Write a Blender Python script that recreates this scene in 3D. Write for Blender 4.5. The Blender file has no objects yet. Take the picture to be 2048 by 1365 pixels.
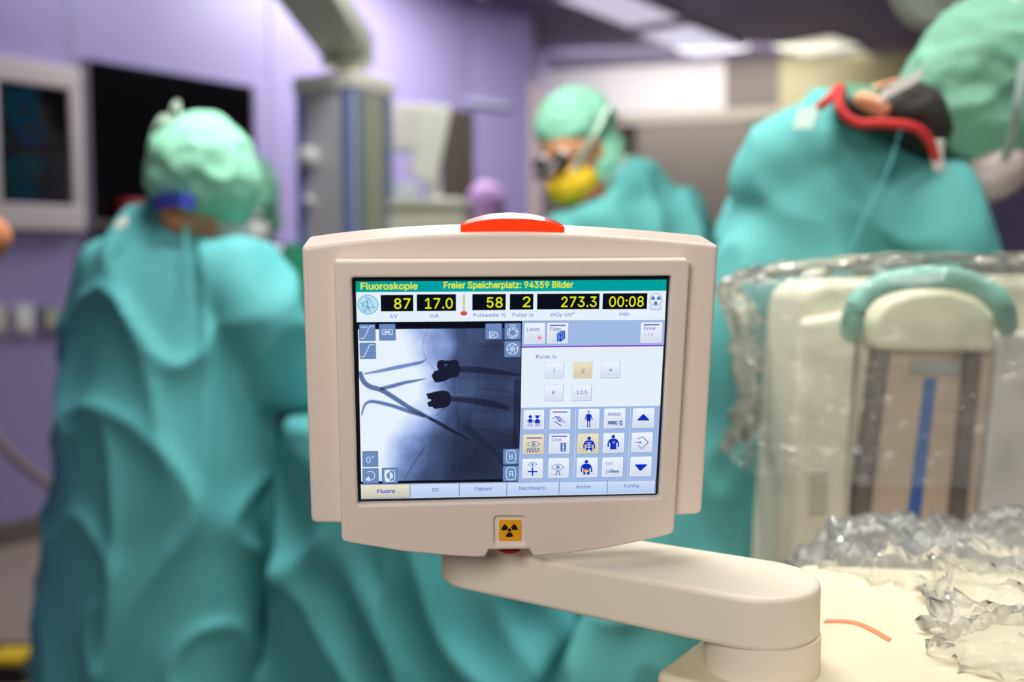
import bpy, bmesh, math, random
from mathutils import Vector, Matrix, noise
from mathutils.geometry import tessellate_polygon, delaunay_2d_cdt
from math import sin, cos, tan, pi, radians, sqrt

# ---------------------------------------------------------------- camera, world, lights, exposure
SC = bpy.context.scene
COL = SC.collection
FPX = 2048 * 35 / 36.0
PITCH = radians(4.41)
CAMZ = 1.22
cam_data = bpy.data.cameras.new('camera')
cam_data.lens = 35; cam_data.sensor_width = 36
cam_data.clip_start = 0.05; cam_data.clip_end = 60
cam_data.dof.use_dof = True
cam_data.dof.focus_distance = 0.702
cam_data.dof.aperture_fstop = 2.8
cam = bpy.data.objects.new('camera', cam_data); COL.objects.link(cam)
cam.location = (0, 0, CAMZ)
cam.rotation_euler = (pi / 2 - PITCH, 0, 0)
SC.camera = cam

world = bpy.data.worlds.new('world'); SC.world = world; world.use_nodes = True
bg = world.node_tree.nodes['Background']
bg.inputs['Color'].default_value = (0.95, 0.93, 1.0, 1); bg.inputs['Strength'].default_value = 0.085
SC.view_settings.view_transform = 'Standard'; SC.view_settings.look = 'None'
SC.view_settings.exposure = 0.0; SC.view_settings.gamma = 1.0
SC.view_settings.use_curve_mapping = False

def area(name, loc, size, power, color=(1, 1, 1), rot=(0, 0, 0)):
    l = bpy.data.lights.new(name, 'AREA'); l.shape = 'RECTANGLE'; l.size = size[0]; l.size_y = size[1]
    l.energy = power; l.color = color
    o = bpy.data.objects.new(name, l); COL.objects.link(o); o.location = loc; o.rotation_euler = rot
    return o
def spot(name, loc, aim, cone, power, color=(1, 1, 1), size=.25, blend=.5):
    l = bpy.data.lights.new(name, 'SPOT'); l.energy = power; l.color = color; l.spot_size = radians(cone); l.spot_blend = blend; l.shadow_soft_size = size
    o = bpy.data.objects.new(name, l); COL.objects.link(o); o.location = loc
    o.rotation_euler = (Vector(aim) - Vector(loc)).to_track_quat('-Z', 'Y').to_euler()
    return o
area('ceiling_light_over_monitor', (0.15, 1.0, 2.94), (1.2, 0.6), 29, (1, .97, .90))
spot('surgical_light', (-.25, 1.75, 2.94), (-.05, 2.15, 0), 96, 250, (1, .98, .94), .35, .8)
spot('surgical_light', (1.1, 1.0, 2.94), (0.5, 1.6, 0), 70, 70, (1, .98, .94), .3, .8)
area('ceiling_light_left', (-1.6, 4.2, 2.94), (.8, .8), 9, (1, .98, 1))
area('ceiling_light_middle', (-.15, 5.3, 2.94), (1.2, .8), 62, (1, .98, 1))
area('ceiling_light_doorway', (1.45, 8.25, 2.94), (2.2, .3), 22, (1, .97, .94), (radians(52), 0, radians(-8)))
spot('column_fill_spot', (-.1, 2.9, 2.94), (-.55, 4.1, 1.6), 48, 110, (1, .98, .95), .2, .8)  # unseen spot added to brighten the supply column and white monitor
spot('monitor_fill_spot', (-.45, -1.1, 1.9), (0.05, .7, 1.12), 46, 115, (1, .93, .88), .4, .6)  # added fill behind the camera, lights the monitor front; no real fixture

# ---------------------------------------------------------------- measuring helpers
def ray(px, py):
    x = (px - 1024) / FPX; y = -(py - 682.5) / FPX
    return Vector((x, cos(PITCH) + y * sin(PITCH), -sin(PITCH) + y * cos(PITCH)))
CAM = Vector((0, 0, CAMZ))
def W(px, py, Y):
    r = ray(px, py); return CAM + r * (Y / r.y)
def H(px, py, z):
    r = ray(px, py); return CAM + r * ((z - CAMZ) / r.z)
class Frame:
    """a plane in the room: origin o, axes x (right), y (away), z (up)"""
    def __init__(s, M): s.M = M; s.I = M.inverted()
    def __call__(s, px, py, y=0.0):
        o = s.I @ CAM; d = s.I.to_3x3() @ ray(px, py)
        p = o + d * ((y - o.y) / d.y); return (p.x, p.z)
    def px(s, x, y, z):
        p = s.M @ Vector((x, y, z)) - CAM
        d = p.y * cos(PITCH) - p.z * sin(PITCH); u = p.y * sin(PITCH) + p.z * cos(PITCH)
        return 1024 + FPX * p.x / d, 682.5 - FPX * u / d

# ---------------------------------------------------------------- materials
def s2l(c): return tuple((v / 255 / 12.92) if v / 255 <= .04045 else ((v / 255 + .055) / 1.055) ** 2.4 for v in c)
MATS = {}
def mat(name, rgb, rough=.5, metal=0, var=.06, scale=20, bump=0.0, bscale=60, emit=None, sub=0, coat=0, spec=.5):
    if name in MATS: return MATS[name]
    m = bpy.data.materials.new(name); m.use_nodes = True; nt = m.node_tree; b = nt.nodes['Principled BSDF']
    tc = nt.nodes.new('ShaderNodeTexCoord'); nz = nt.nodes.new('ShaderNodeTexNoise')
    nz.inputs['Scale'].default_value = scale; nz.inputs['Detail'].default_value = 4
    nt.links.new(tc.outputs['Object'], nz.inputs['Vector'])
    mx = nt.nodes.new('ShaderNodeMix'); mx.data_type = 'RGBA'
    c = s2l(rgb)
    mx.inputs[6].default_value = (*[v * (1 - var) for v in c], 1); mx.inputs[7].default_value = (*[min(1, v * (1 + var)) for v in c], 1)
    nt.links.new(nz.outputs['Fac'], mx.inputs[0]); nt.links.new(mx.outputs[2], b.inputs['Base Color'])
    b.inputs['Roughness'].default_value = rough; b.inputs['Metallic'].default_value = metal
    b.inputs['Specular IOR Level'].default_value = spec; b.inputs['Coat Weight'].default_value = coat
    if sub: b.inputs['Sheen Weight'].default_value = sub; b.inputs['Sheen Tint'].default_value = (*c, 1)
    if bump:
        n2 = nt.nodes.new('ShaderNodeTexNoise'); n2.inputs['Scale'].default_value = bscale
        bp = nt.nodes.new('ShaderNodeBump'); bp.inputs['Strength'].default_value = bump; bp.inputs['Distance'].default_value = .01
        nt.links.new(tc.outputs['Object'], n2.inputs['Vector']); nt.links.new(n2.outputs['Fac'], bp.inputs['Height'])
        nt.links.new(bp.outputs['Normal'], b.inputs['Normal'])
    if emit:
        b.inputs['Emission Color'].default_value = (*s2l(rgb), 1); b.inputs['Emission Strength'].default_value = emit
    MATS[name] = m; return m
M_hous = mat('cream_plastic', (228, 214, 202), .42, var=.02, scale=300, bump=.04, bscale=2500)
M_arm = mat('ivory_lacquer', (232, 222, 204), .5, var=.015, scale=30)
M_body = mat('ivory_machine', (226, 216, 186), .5, var=.02)
M_red = mat('orange_lens', (255, 58, 4), .3, var=.02, emit=.4, coat=1)
M_dred = mat('dark_red_plastic', (150, 20, 30), .35)
M_yel = mat('amber_sticker', (240, 165, 10), .5, var=.03)
M_blk = mat('black_ink', (14, 12, 12), .5)
M_black = mat('black_plastic', (18, 18, 24), .35)
M_gown = mat('teal_gown', (80, 166, 168), .75, var=.05, scale=8, bump=.08, bscale=40)
M_gown2 = mat('teal_gown_pale', (88, 172, 168), .75, var=.05, scale=8, bump=.08, bscale=40)
M_drape = mat('teal_drape', (62, 142, 144), .8, var=.06, scale=5)
M_cap = mat('mint_cap', (145, 215, 185), .8, var=.16, scale=14, bump=.25, bscale=50)
M_cap2 = mat('mint_cap_fine', (118, 176, 150), .8, var=.18, scale=16, bump=.25, bscale=60)
M_purple = mat('lilac_cap', (190, 150, 205), .8, var=.1, scale=14)
M_skin = mat('skin', (224, 160, 118), .55, var=.05)
M_mask = mat('white_mask', (230, 228, 222), .8)
M_maskp = mat('pink_white_mask', (225, 208, 205), .8, var=.06, scale=30)
M_masky = mat('yellow_mask', (240, 195, 30), .8, var=.05)
M_rib = mat('red_trim', (205, 45, 45), .7)
M_ribm = mat('maroon_trim', (150, 70, 70), .7)
M_navy = mat('navy_apron', (28, 32, 58), .6)
M_lead = mat('black_collar_fabric', (36, 30, 28), .7)
M_blue = mat('royal_blue_band', (50, 60, 165), .7)
M_white = mat('white_plastic', (235, 235, 232), .45)
M_glass = mat('black_glass', (9, 8, 9), .12, var=.1)
M_chrome = mat('chrome', (200, 200, 205), .15, metal=1)
M_steel = mat('brushed_steel_door', (150, 142, 130), .45, var=.04, scale=4)
M_floor = mat('grey_vinyl_floor', (150, 138, 126), .5, var=.05, scale=8)
M_ceil = mat('dark_lilac_ceiling', (150, 142, 174), .6, var=.03, scale=2)
M_hand = mat('turquoise_handle', (128, 196, 180), .45)
M_orange = mat('orange_marker', (235, 140, 95), .6)
M_bluet = mat('blue_tape', (62, 108, 180), .6, var=.03)
M_rail = mat('dark_rail', (112, 104, 100), .4)
M_chan = mat('pale_channel', (206, 186, 165), .5, var=.04)
M_gpan = mat('light_grey_panel', (214, 210, 204), .5)
M_stripe = mat('cornflower_stripe', (120, 145, 200), .45)
M_olive = mat('olive_panel', (170, 172, 150), .5)
M_green = mat('green_cloth', (0, 120, 85), .8)

def glass_wall(name, rgb):
    m = mat(name, rgb, .32, var=.04, scale=.6); return m
M_wall = glass_wall('lilac_wall_glass', (168, 158, 204))
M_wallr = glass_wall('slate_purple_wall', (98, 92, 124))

def plastic(name, body, gloss):
    m = bpy.data.materials.new(name); m.use_nodes = True; nt = m.node_tree
    for n in list(nt.nodes): nt.nodes.remove(n)
    N = nt.nodes.new; out = N('ShaderNodeOutputMaterial')
    tr = N('ShaderNodeBsdfTransparent'); tr.inputs['Color'].default_value = (.97, .98, .98, 1)
    d1 = N('ShaderNodeBsdfDiffuse'); d1.inputs['Color'].default_value = (.94, .96, .95, 1); d2 = N('ShaderNodeBsdfTranslucent'); d2.inputs['Color'].default_value = (.94, .96, .95, 1)
    df = N('ShaderNodeMixShader'); df.inputs[0].default_value = .5; nt.links.new(d1.outputs[0], df.inputs[1]); nt.links.new(d2.outputs[0], df.inputs[2])
    gl = N('ShaderNodeBsdfGlossy'); gl.inputs['Roughness'].default_value = .11
    tc = N('ShaderNodeTexCoord'); nz = N('ShaderNodeTexNoise'); nz.inputs['Scale'].default_value = 28; nz.inputs['Detail'].default_value = 5
    bp = N('ShaderNodeBump'); bp.inputs['Strength'].default_value = .5; bp.inputs['Distance'].default_value = .01
    nt.links.new(tc.outputs['Object'], nz.inputs['Vector']); nt.links.new(nz.outputs['Fac'], bp.inputs['Height'])
    nt.links.new(bp.outputs['Normal'], gl.inputs['Normal'])
    m1 = N('ShaderNodeMixShader'); m1.inputs[0].default_value = body
    m2 = N('ShaderNodeMixShader'); lw = N('ShaderNodeLayerWeight'); lw.inputs['Blend'].default_value = gloss
    nt.links.new(tr.outputs[0], m1.inputs[1]); nt.links.new(df.outputs[0], m1.inputs[2])
    nt.links.new(lw.outputs['Fresnel'], m2.inputs[0])
    nt.links.new(m1.outputs[0], m2.inputs[1]); nt.links.new(gl.outputs[0], m2.inputs[2]); nt.links.new(m2.outputs[0], out.inputs['Surface'])
    return m
M_film = plastic('clear_plastic_film', .13, .27)
M_bag = plastic('crumpled_plastic_film', .26, .17)

def emis(name, strength, mixgloss=.0):
    m = bpy.data.materials.new(name); m.use_nodes = True; nt = m.node_tree
    for n in list(nt.nodes): nt.nodes.remove(n)
    out = nt.nodes.new('ShaderNodeOutputMaterial'); e = nt.nodes.new('ShaderNodeEmission'); a = nt.nodes.new('ShaderNodeAttribute')
    a.attribute_name = 'Col'; e.inputs['Strength'].default_value = strength
    nt.links.new(a.outputs['Color'], e.inputs['Color'])
    nt.links.new(e.outputs[0], out.inputs['Surface']); return m
M_scr = emis('screen_pixels', 1.0)

# ---------------------------------------------------------------- object helpers
def tagit(o, label=None, cat=None, group=None, kind=None):
    if label: o['label'] = label
    if cat: o['category'] = cat
    if group: o['group'] = group
    if kind: o['kind'] = kind
    return o
def link(name, me, parent=None, smooth=None):
    o = bpy.data.objects.new(name, me); COL.objects.link(o)
    if parent is not None: o.parent = parent
    if smooth is not None:
        for p in me.polygons: p.use_smooth = True
        if smooth > 0 and smooth < 180: me.set_sharp_from_angle(angle=radians(smooth))
    return o
def thing(name, label, cat, loc=(0, 0, 0), group=None, matrix=None):
    o = bpy.data.objects.new(name, None); COL.objects.link(o); o.empty_display_size = .05
    if matrix is not None: o.matrix_world = matrix
    else: o.location = loc
    return tagit(o, label, cat, group)
def bm2obj(name, bm, m, parent=None, smooth=40, off=None):
    bmesh.ops.recalc_face_normals(bm, faces=bm.faces)
    me = bpy.data.meshes.new(name)
    if off is not None: bmesh.ops.translate(bm, verts=bm.verts, vec=-Vector(off))
    bm.to_mesh(me); bm.free()
    for q in (m if isinstance(m, (list, tuple)) else [m]): me.materials.append(q)
    o = link(name, me, parent, smooth)
    if off is not None and parent is None: o.location = off
    return o
def bev(o, w, seg=3, ang=40):
    b = o.modifiers.new('bevel', 'BEVEL'); b.width = w; b.segments = seg; b.limit_method = 'ANGLE'; b.angle_limit = radians(ang)
    b.use_clamp_overlap = False; b.harden_normals = False; return o
def box_into(bm, x0, x1, y0, y1, z0, z1, mi=0):
    v = [bm.verts.new((x, y, z)) for x in (x0, x1) for y in (y0, y1) for z in (z0, z1)]
    for f in ((0, 1, 3, 2), (4, 6, 7, 5), (0, 4, 5, 1), (2, 3, 7, 6), (0, 2, 6, 4), (1, 5, 7, 3)):
        fa = bm.faces.new([v[i] for i in f]); fa.material_index = mi
def box(name, x0, x1, y0, y1, z0, z1, m, parent=None, b=0, off=None):
    bm = bmesh.new(); box_into(bm, x0, x1, y0, y1, z0, z1)
    o = bm2obj(name, bm, m, parent, off=off)
    if b: bev(o, b)
    return o
def clean_loop(l):
    o = []
    for p in l:
        if not o or (Vector(p) - Vector(o[-1])).length > 2e-5: o.append((p[0], p[1]))
    if (Vector(o[0]) - Vector(o[-1])).length < 2e-5: o.pop()
    if sum(o[i - 1][0] * o[i][1] - o[i][0] * o[i - 1][1] for i in range(len(o))) < 0: o.reverse()
    return o
def inset(l, d):
    """shrink a counter-clockwise loop by d"""
    n = len(l); out = []
    for i in range(n):
        a, b, c = Vector(l[i - 1]), Vector(l[i]), Vector(l[(i + 1) % n])
        u = (b - a).normalized(); v = (c - b).normalized(); n1 = Vector((-u.y, u.x)); n2 = Vector((-v.y, v.x)); m_ = (n1 + n2)
        m_ = m_ / max(.35, m_.dot(n1)) if m_.length > 1e-6 else n1
        out.append(tuple(b + m_ * d))
    return out
def prism_bm(outer, holes, y0, y1, b=0, seg=3):
    """outline(s) in x,z; front at y0 with a rounded rim of radius b, back at y1"""
    bm = bmesh.new(); E = []; back = []
    loops = [(clean_loop(outer), 1)] + [(clean_loop(h), -1) for h in holes]
    for loop, sg in loops:
        prof = [(0, y1)] + ([(b * (1 - cos(pi / 2 * k / seg)) if 0 else b * (1 - sin(pi / 2 - pi / 2 * k / seg)), y0 + b * (1 - sin(pi / 2 * k / seg))) for k in range(seg + 1)] if b else [(0, y0)])
        rings = [[bm.verts.new((x, y, z)) for x, z in (inset(loop, d * sg) if d else loop)] for d, y in prof]
        for r0_, r1_ in zip(rings, rings[1:]):
            for i in range(len(loop)): bm.faces.new((r0_[i], r0_[(i + 1) % len(loop)], r1_[(i + 1) % len(loop)], r1_[i]))
        E.append(rings[-1]); back.append(rings[0])
    for L_ in (E, back):
        flat = [v for rg in L_ for v in rg]
        for t in tessellate_polygon([[Vector((v.co.x, v.co.z, 0)) for v in rg] for rg in L_]):
            try: bm.faces.new([flat[k] for k in t])
            except ValueError: pass
    return bm
def prism(name, outer, holes, y0, y1, m, parent=None, b=0, seg=3, off=None):
    o = bm2obj(name, prism_bm(outer, holes, y0, y1, b, max(seg, 5) if b else seg), m, parent, 7, off=off)
    return o
def catmull(pts, n=8, closed=False):
    out = []; N = len(pts)
    P = lambda i: Vector(pts[i % N]) if closed else Vector(pts[max(0, min(N - 1, i))])
    for i in range(N if closed else N - 1):
        a, b, c, d = P(i - 1), P(i), P(i + 1), P(i + 2)
        for k in range(n):
            t = k / n
            out.append(.5 * ((2 * b) + (c - a) * t + (2 * a - 5 * b + 4 * c - d) * t * t + (3 * b - a - 3 * c + d) * t ** 3))
    if not closed: out.append(Vector(pts[-1]))
    return out
def roundcorners(pts, r, n=5):
    out = []
    N = len(pts)
    for i in range(N):
        a, b, c = Vector(pts[i - 1]), Vector(pts[i]), Vector(pts[(i + 1) % N])
        rr = r[i] if isinstance(r, (list, tuple)) else r
        u, v = (a - b), (c - b); rr = min(rr, u.length * .45, v.length * .45)
        if rr < 1e-6: out.append(tuple(b)); continue
        p, q = b + u.normalized() * rr, b + v.normalized() * rr
        for k in range(n + 1):
            t = k / n; out.append(tuple((1 - t) ** 2 * p + 2 * t * (1 - t) * b + t * t * q))
    return out
def tube_bm(bm, pts, radii, n=14, cap=True, mi=0):
    """round tube along pts"""
    pts = [Vector(p) for p in pts]; rings = []
    up = Vector((0, 0, 1))
    for i, p in enumerate(pts):
        t = (pts[min(i + 1, len(pts) - 1)] - pts[max(i - 1, 0)]).normalized()
        s = t.cross(up)
        if s.length < .05: s = t.cross(Vector((0, 1, 0)))
        s.normalize(); w = s.cross(t).normalized()
        r = radii[i] if isinstance(radii, (list, tuple)) else radii
        rings.append([bm.verts.new(p + (s * cos(a) + w * sin(a)) * r) for a in [2 * pi * k / n for k in range(n)]])
    for a, b in zip(rings, rings[1:]):
        for k in range(n):
            f = bm.faces.new((a[k], a[(k + 1) % n], b[(k + 1) % n], b[k])); f.material_index = mi
    if cap:
        bm.faces.new(rings[0][::-1]).material_index = mi; bm.faces.new(rings[-1]).material_index = mi
def tube(name, pts, r, m, parent=None, n=14, off=None):
    bm = bmesh.new(); tube_bm(bm, pts, r, n); return bm2obj(name, bm, m, parent, 50, off=off)
def ribbon(name, pts, wdir, w, m, parent=None, th=.0015):
    bm = bmesh.new(); pts = [Vector(p) for p in pts]; wd = Vector(wdir).normalized() * w / 2; rings = []
    for i, p in enumerate(pts):
        t = (pts[min(i + 1, len(pts) - 1)] - pts[max(i - 1, 0)]).normalized(); nrm = t.cross(wd).normalized() * th
        rings.append([bm.verts.new(p + a) for a in (wd + nrm, -wd + nrm, -wd - nrm, wd - nrm)])
    for a, b in zip(rings, rings[1:]):
        for k in range(4): bm.faces.new((a[k], a[(k + 1) % 4], b[(k + 1) % 4], b[k]))
    bm.faces.new(rings[0][::-1]); bm.faces.new(rings[-1])
    return bm2obj(name, bm, m, parent, 50)

# soft solids: chains of elliptical rings and ellipsoids fused by a voxel remesh
def ell_bm(bm, c, r, rot=None, seg=24):
    g = bmesh.ops.create_uvsphere(bm, u_segments=seg, v_segments=seg // 2, radius=1)
    Mx = Matrix.Translation(Vector(c)) @ (rot.to_4x4() if rot is not None else Matrix.Identity(4)) @ Matrix.Diagonal((*r, 1))
    bmesh.ops.transform(bm, matrix=Mx, verts=g['verts'])
def chain_bm(bm, rings, side, n=32):
    """rings: (point, r_side, r_front). Ends rounded."""
    side = Vector(side).normalized(); R = [(Vector(p), a, b) for p, a, b in rings]
    pts = catmull([(*p, ) for p, a, b in R], 5); rad = catmull([(a, b, 0) for p, a, b in R], 5)
    L = []
    N = len(pts)
    for i in range(N):
        t = (pts[min(i + 1, N - 1)] - pts[max(i - 1, 0)]).normalized()
        s = (side - t * side.dot(t)).normalized(); f = s.cross(t)
        L.append((pts[i], s, f, rad[i][0], rad[i][1], t))
    ex = []
    for (q, sgn) in ((0, -1), (-1, 1)):
        p, s, f, a, b, t = L[q]; h = min(a, b) * .8
        caps = [(p + t * sgn * h * sin(x), s, f, a * cos(x), b * cos(x), t) for x in (.5, 1.0, 1.35)]
        ex.append(caps)
    L = ex[0][::-1] + L + ex[1]
    rr = [[bm.verts.new(p + s * cos(w) * a + f * sin(w) * b) for w in [2 * pi * k / n for k in range(n)]] for p, s, f, a, b, t in L]
    for a, b in zip(rr, rr[1:]):
        for k in range(n): bm.faces.new((a[k], a[(k + 1) % n], b[(k + 1) % n], b[k]))
    bm.faces.new(rr[0][::-1]); bm.faces.new(rr[-1])
def fuse(name, bm, m, parent, voxel, smooth_it=4, disp=None, off=None):
    bmesh.ops.recalc_face_normals(bm, faces=bm.faces)
    me = bpy.data.meshes.new('t'); bm.to_mesh(me); bm.free()
    o = bpy.data.objects.new('t', me); COL.objects.link(o)
    r = o.modifiers.new('r', 'REMESH'); r.mode = 'VOXEL'; r.voxel_size = voxel
    s = o.modifiers.new('s', 'SMOOTH'); s.iterations = smooth_it; s.factor = .5
    dg = bpy.context.evaluated_depsgraph_get(); ev = o.evaluated_get(dg)
    m2 = bpy.data.meshes.new_from_object(ev); bpy.data.objects.remove(o)
    if disp:
        nn = [v.normal.copy() for v in m2.vertices]
        for v, nr in zip(m2.vertices, nn): v.co += nr * disp(v.co)
    if off is not None:
        for v in m2.vertices: v.co -= Vector(off)
    m2.materials.clear(); m2.materials.append(m); m2.name = name
    ob = link(name, m2, parent, 180)
    if off is not None and parent is None: ob.location = off
    return ob
def ridge(p):
    return 1 - abs(noise.noise(p)) * 2
def folds(amp, seed, sx=6, sz=1.6, diag=.35):
    def f(c):
        p = Vector((c.x * sx + seed, c.y * sx, c.z * sz + seed * .7))
        q = Vector(((c.x + c.z * diag) * 5, (c.y - c.z * diag) * 5 + seed, (c.z - c.x * .5) * 4))
        a = ridge(p) ** 3; b = max(0, ridge(q)) ** 4
        return amp * (a * .9 + b * .8 - .6 + noise.noise(c * 3.1 + Vector((seed, 0, 0))) * .8)
    return f

# ================================================================ THE ROOM
def wallframe(p0, p1):
    """frame whose x runs along the wall from p0 to p1 and whose y points away from the viewer"""
    d = (Vector(p1) - Vector(p0)); d.z = 0; L = d.length; d.normalize()
    y = Vector((0, 0, 1)).cross(d)
    Mx = Matrix(((d.x, y.x, 0, p0[0]), (d.y, y.y, 0, p0[1]), (0, 0, 1, 0), (0, 0, 0, 1)))
    return Frame(Mx), L
HC = 3.0
def leftY(x): return .935 * FPX / (409 - .1667 * (x - 170))
def farY(x): return 1.78 * FPX / (375 + .0575 * (x - 1120))
def gp(x, Y): return Vector(((x - 1024) / FPX * Y, Y, 0))
LA0, LA1 = gp(-260, leftY(-260)), gp(945, leftY(945))
LB1 = gp(1062, 6.95)
LC1 = gp(1096, farY(1096))
R0, R1 = LC1, gp(1905, farY(1905))
RR1 = Vector((3.9, 3.0, 0))
box('floor', -4.2, 5.5, -2.5, 12, -.05, 0, M_floor)['kind'] = 'structure'
box('ceiling', -4.2, 5.5, -2.5, 12, HC, HC + .05, M_ceil)['kind'] = 'structure'
def wall(name, a, b, m):
    F, L = wallframe(a, b)
    o = box(name, 0, L, 0, .08, 0, HC, m); o.matrix_world = F.M; o['kind'] = 'structure'
    return F, L, o
FL, LL, wl = wall('wall_left', LA0, LA1, M_wall)
FB, LBl, wb = wall('wall_back', LA1, LB1, M_wall)
FC, LCl, wc = wall('wall_recess', LB1, LC1, M_wall)
FR, LR, wr = wall('wall_far', R0, R1, M_steel)
FRR, LRR, wrr = wall('wall_right', R1, RR1, M_wallr)
wall('wall_side', Vector((-4.1, -2.5, 0)), LA0, M_wallr)
wall('wall_near', RR1, Vector((3.9, -2.5, 0)), M_wallr)
def on_wall(F, name, x0, y0, x1, y1, d0, d1, m, parent=None, b=0, kind=None):
    """box on wall plane from photo corners; stands d1..d0 in front of it"""
    a = F(x0, y0); c = F(x1, y1)
    o = box(name, min(a[0], c[0]), max(a[0], c[0]), -d1, -d0, min(a[1], c[1]), max(a[1], c[1]), m, parent, b)
    if parent is None: o.matrix_world = F.M
    if kind: o['kind'] = kind
    return o
o = box('baseboard_left', 0, LL, -.02, 0, 0, .1, mat('grey_skirting', (120, 112, 105), .6)); o.matrix_world = FL.M; o['kind'] = 'structure'
# wall joints
for k, x in enumerate((150, 545, 760)):
    s = FL(x, 300)[0]
    o = box('trim_%d' % (k + 1), s - .008, s + .008, -.006, 0, 0, HC, mat('pale_joint', (170, 165, 190), .5)); o.matrix_world = FL.M; o['kind'] = 'structure'
# dark wall window
s0, zt = FL(172, 119); s1, _ = FL(500, 172); zb = FL(172, 478)[1]
o = box('window_1', s0, s1, -.012, 0, zb, zt, M_glass); o.matrix_world = FL.M; o['kind'] = 'structure'
fr = bmesh.new()
for a in ((s0 - .03, s0, zb - .03, zt + .0), (s1, s1 + .02, zb - .03, zt), (s0 - .03, s1 + .02, zb - .03, zb), ): box_into(fr, a[0], a[1], -.02, 0, a[2], a[3])
o2 = bm2obj('window_frame', fr, mat('grey_frame', (120, 112, 130), .4), o)
o2 = box('window_sill', s0, s1, -.05, -.012, FL(172, 455)[1], FL(172, 441)[1], mat('grey_ledge', (120, 116, 118), .4), o)
# far wall: bright lit soffit, cream zone and sliding steel door
pan = [('trim_4', 1098, 1452, (236, 232, 230)), ('trim_5', 1452, 1560, (128, 116, 108)), ('trim_6', 1560, 1905, (204, 194, 150))]
zs0 = FR(1257, 236)[1]; zs1 = FR(1257, 146)[1]
for n_, xa, xb, c in pan:
    a = FR(xa, 200)[0]; b_ = FR(xb, 200)[0]
    o = box(n_, a, b_, -.10, 0, zs0 + .02, HC, mat(n_ + '_paint', c, .45)); o.matrix_world = FR.M; o['kind'] = 'structure'
zr = FR(1300, 252)[1]
o = box('trim_7', FR(1245, 300)[0], LR, -.14, -.0, zr, zs0 + .02, mat('door_rail_metal', (196, 190, 172), .35)); o.matrix_world = FR.M; o['kind'] = 'structure'
d = box('door_1', FR(1277, 300)[0], FR(1500, 300)[0], -.12, -.05, 0, zr, M_steel, b=.004); d.matrix_world = FR.M; d['kind'] = 'structure'
box('door_handle', FR(1290, 300)[0], FR(1296, 300)[0], -.16, -.12, .9, 1.3, M_chrome, d)
d = box('door_2', FR(1503, 300)[0], FR(1800, 300)[0], -.10, -.03, 0, zr, M_steel, b=.004); d.matrix_world = FR.M; d['kind'] = 'structure'
o = box('trim_8', FR(1245, 300)[0], FR(1277, 300)[0], -.04, 0, 0, zr, mat('dark_olive_gap', (62, 62, 44), .6)); o.matrix_world = FR.M; o['kind'] = 'structure'
# post at the recess corner
o = box('trim_9', LB1.x - .02, LB1.x + .07, LB1.y - .05, LB1.y + .05, 0, W(1070, 172, LB1.y).z, mat('beige_post', (186, 168, 162), .5)); o['kind'] = 'structure'
# brown opening on the back wall
s0, zt = FL(880, 215); s1, _ = FL(942, 215)
o = box('door_3', s0, s1, -.02, 0, 0, zt, mat('dark_taupe_glass', (92, 84, 74), .3)); o.matrix_world = FL.M; o['kind'] = 'structure'

# white wall light strip (blurred) on the back wall
t = on_wall(FB, 'wall_rail', 930, 198, 1010, 218, 0, .04, mat('pale_rail', (205, 205, 225), .4)); tagit(t, 'pale horizontal rail high on lilac back wall beside white monitor', 'rail')

# ceiling lights
def ceiling_panel(px0, px1, width, label, tint=(240, 238, 250), e=1.3, group=None):
    a = H(px0[0], px0[1], HC); b = H(px1[0], px1[1], HC)
    d = b - a; L = d.length; ang = math.atan2(d.y, d.x); c = (a + b) / 2
    t = thing('ceiling_light', label, 'ceiling light', (c.x, c.y, HC), group)
    t.rotation_euler = (0, 0, ang)
    bm = bmesh.new()
    for q in ((-L / 2 - .02, -L / 2, -width / 2, width / 2), (L / 2, L / 2 + .02, -width / 2, width / 2), (-L / 2, L / 2, -width / 2 - .02, -width / 2), (-L / 2, L / 2, width / 2, width / 2 + .02)):
        box_into(bm, q[0], q[1], q[2], q[3], -.03, 0)
    bm2obj('frame', bm, M_white, t)
    box('diffuser', -L / 2, L / 2, -width / 2, width / 2, -.022, 0, mat('light_diffuser_%d_%d' % (tint[1], int(e * 100)), tint, .5, emit=e), t)
ceiling_panel((1165, -22), (1310, 38), .42, 'nearer long light panel in dark ceiling, cut by the top edge', (215, 210, 232), .75)
ceiling_panel((1325, 52), (1440, 97), .46, 'long lilac white light panel in dark ceiling left of the creamy one', (222, 218, 240), .8)
ceiling_panel((1605, 75), (1665, 96), .5, 'creamy white light panel in dark ceiling above the far doors', (236, 234, 214), .9)
ceiling_panel((1680, 106), (1735, 118), .4, 'small creamy light panel near where ceiling meets cream wall', (228, 226, 206), .8)
ceiling_panel((1505, 130), (1545, 133), .3, 'smallest pinkish light panel at the ceiling edge above grey wall', (205, 195, 215), .7)

# wall display with white frame
a = FL(-60, 104); b_ = FL(160, 463)
t = thing('wall_display', 'large black screen in a white frame on lilac wall showing cyan images', 'screen', matrix=FL.M @ Matrix.Translation((a[0], 0, FL(160, 463)[1])))
z0 = 0; x1 = b_[0] - a[0]; zt = FL(155, 141)[1] - b_[1]; fw = FL(130, 300)[0]; fw = x1 - (fw - a[0])
bm = bmesh.new()
box_into(bm, 0, x1, -.06, 0, 0, .11); box_into(bm, 0, x1, -.06, 0, zt - .10, zt); box_into(bm, x1 - fw, x1, -.06, 0, .11, zt - .1); box_into(bm, 0, .08, -.06, 0, .11, zt - .1)
bev(bm2obj('frame', bm, mat('white_frame', (218, 208, 205), .4), t), .008)
scr = box('screen', .08, x1 - fw, -.04, -.005, .11, zt - .1, M_glass, t)
bm = bmesh.new(); random.seed(5); cl = bm.loops.layers.float_color.new('Col')
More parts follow.
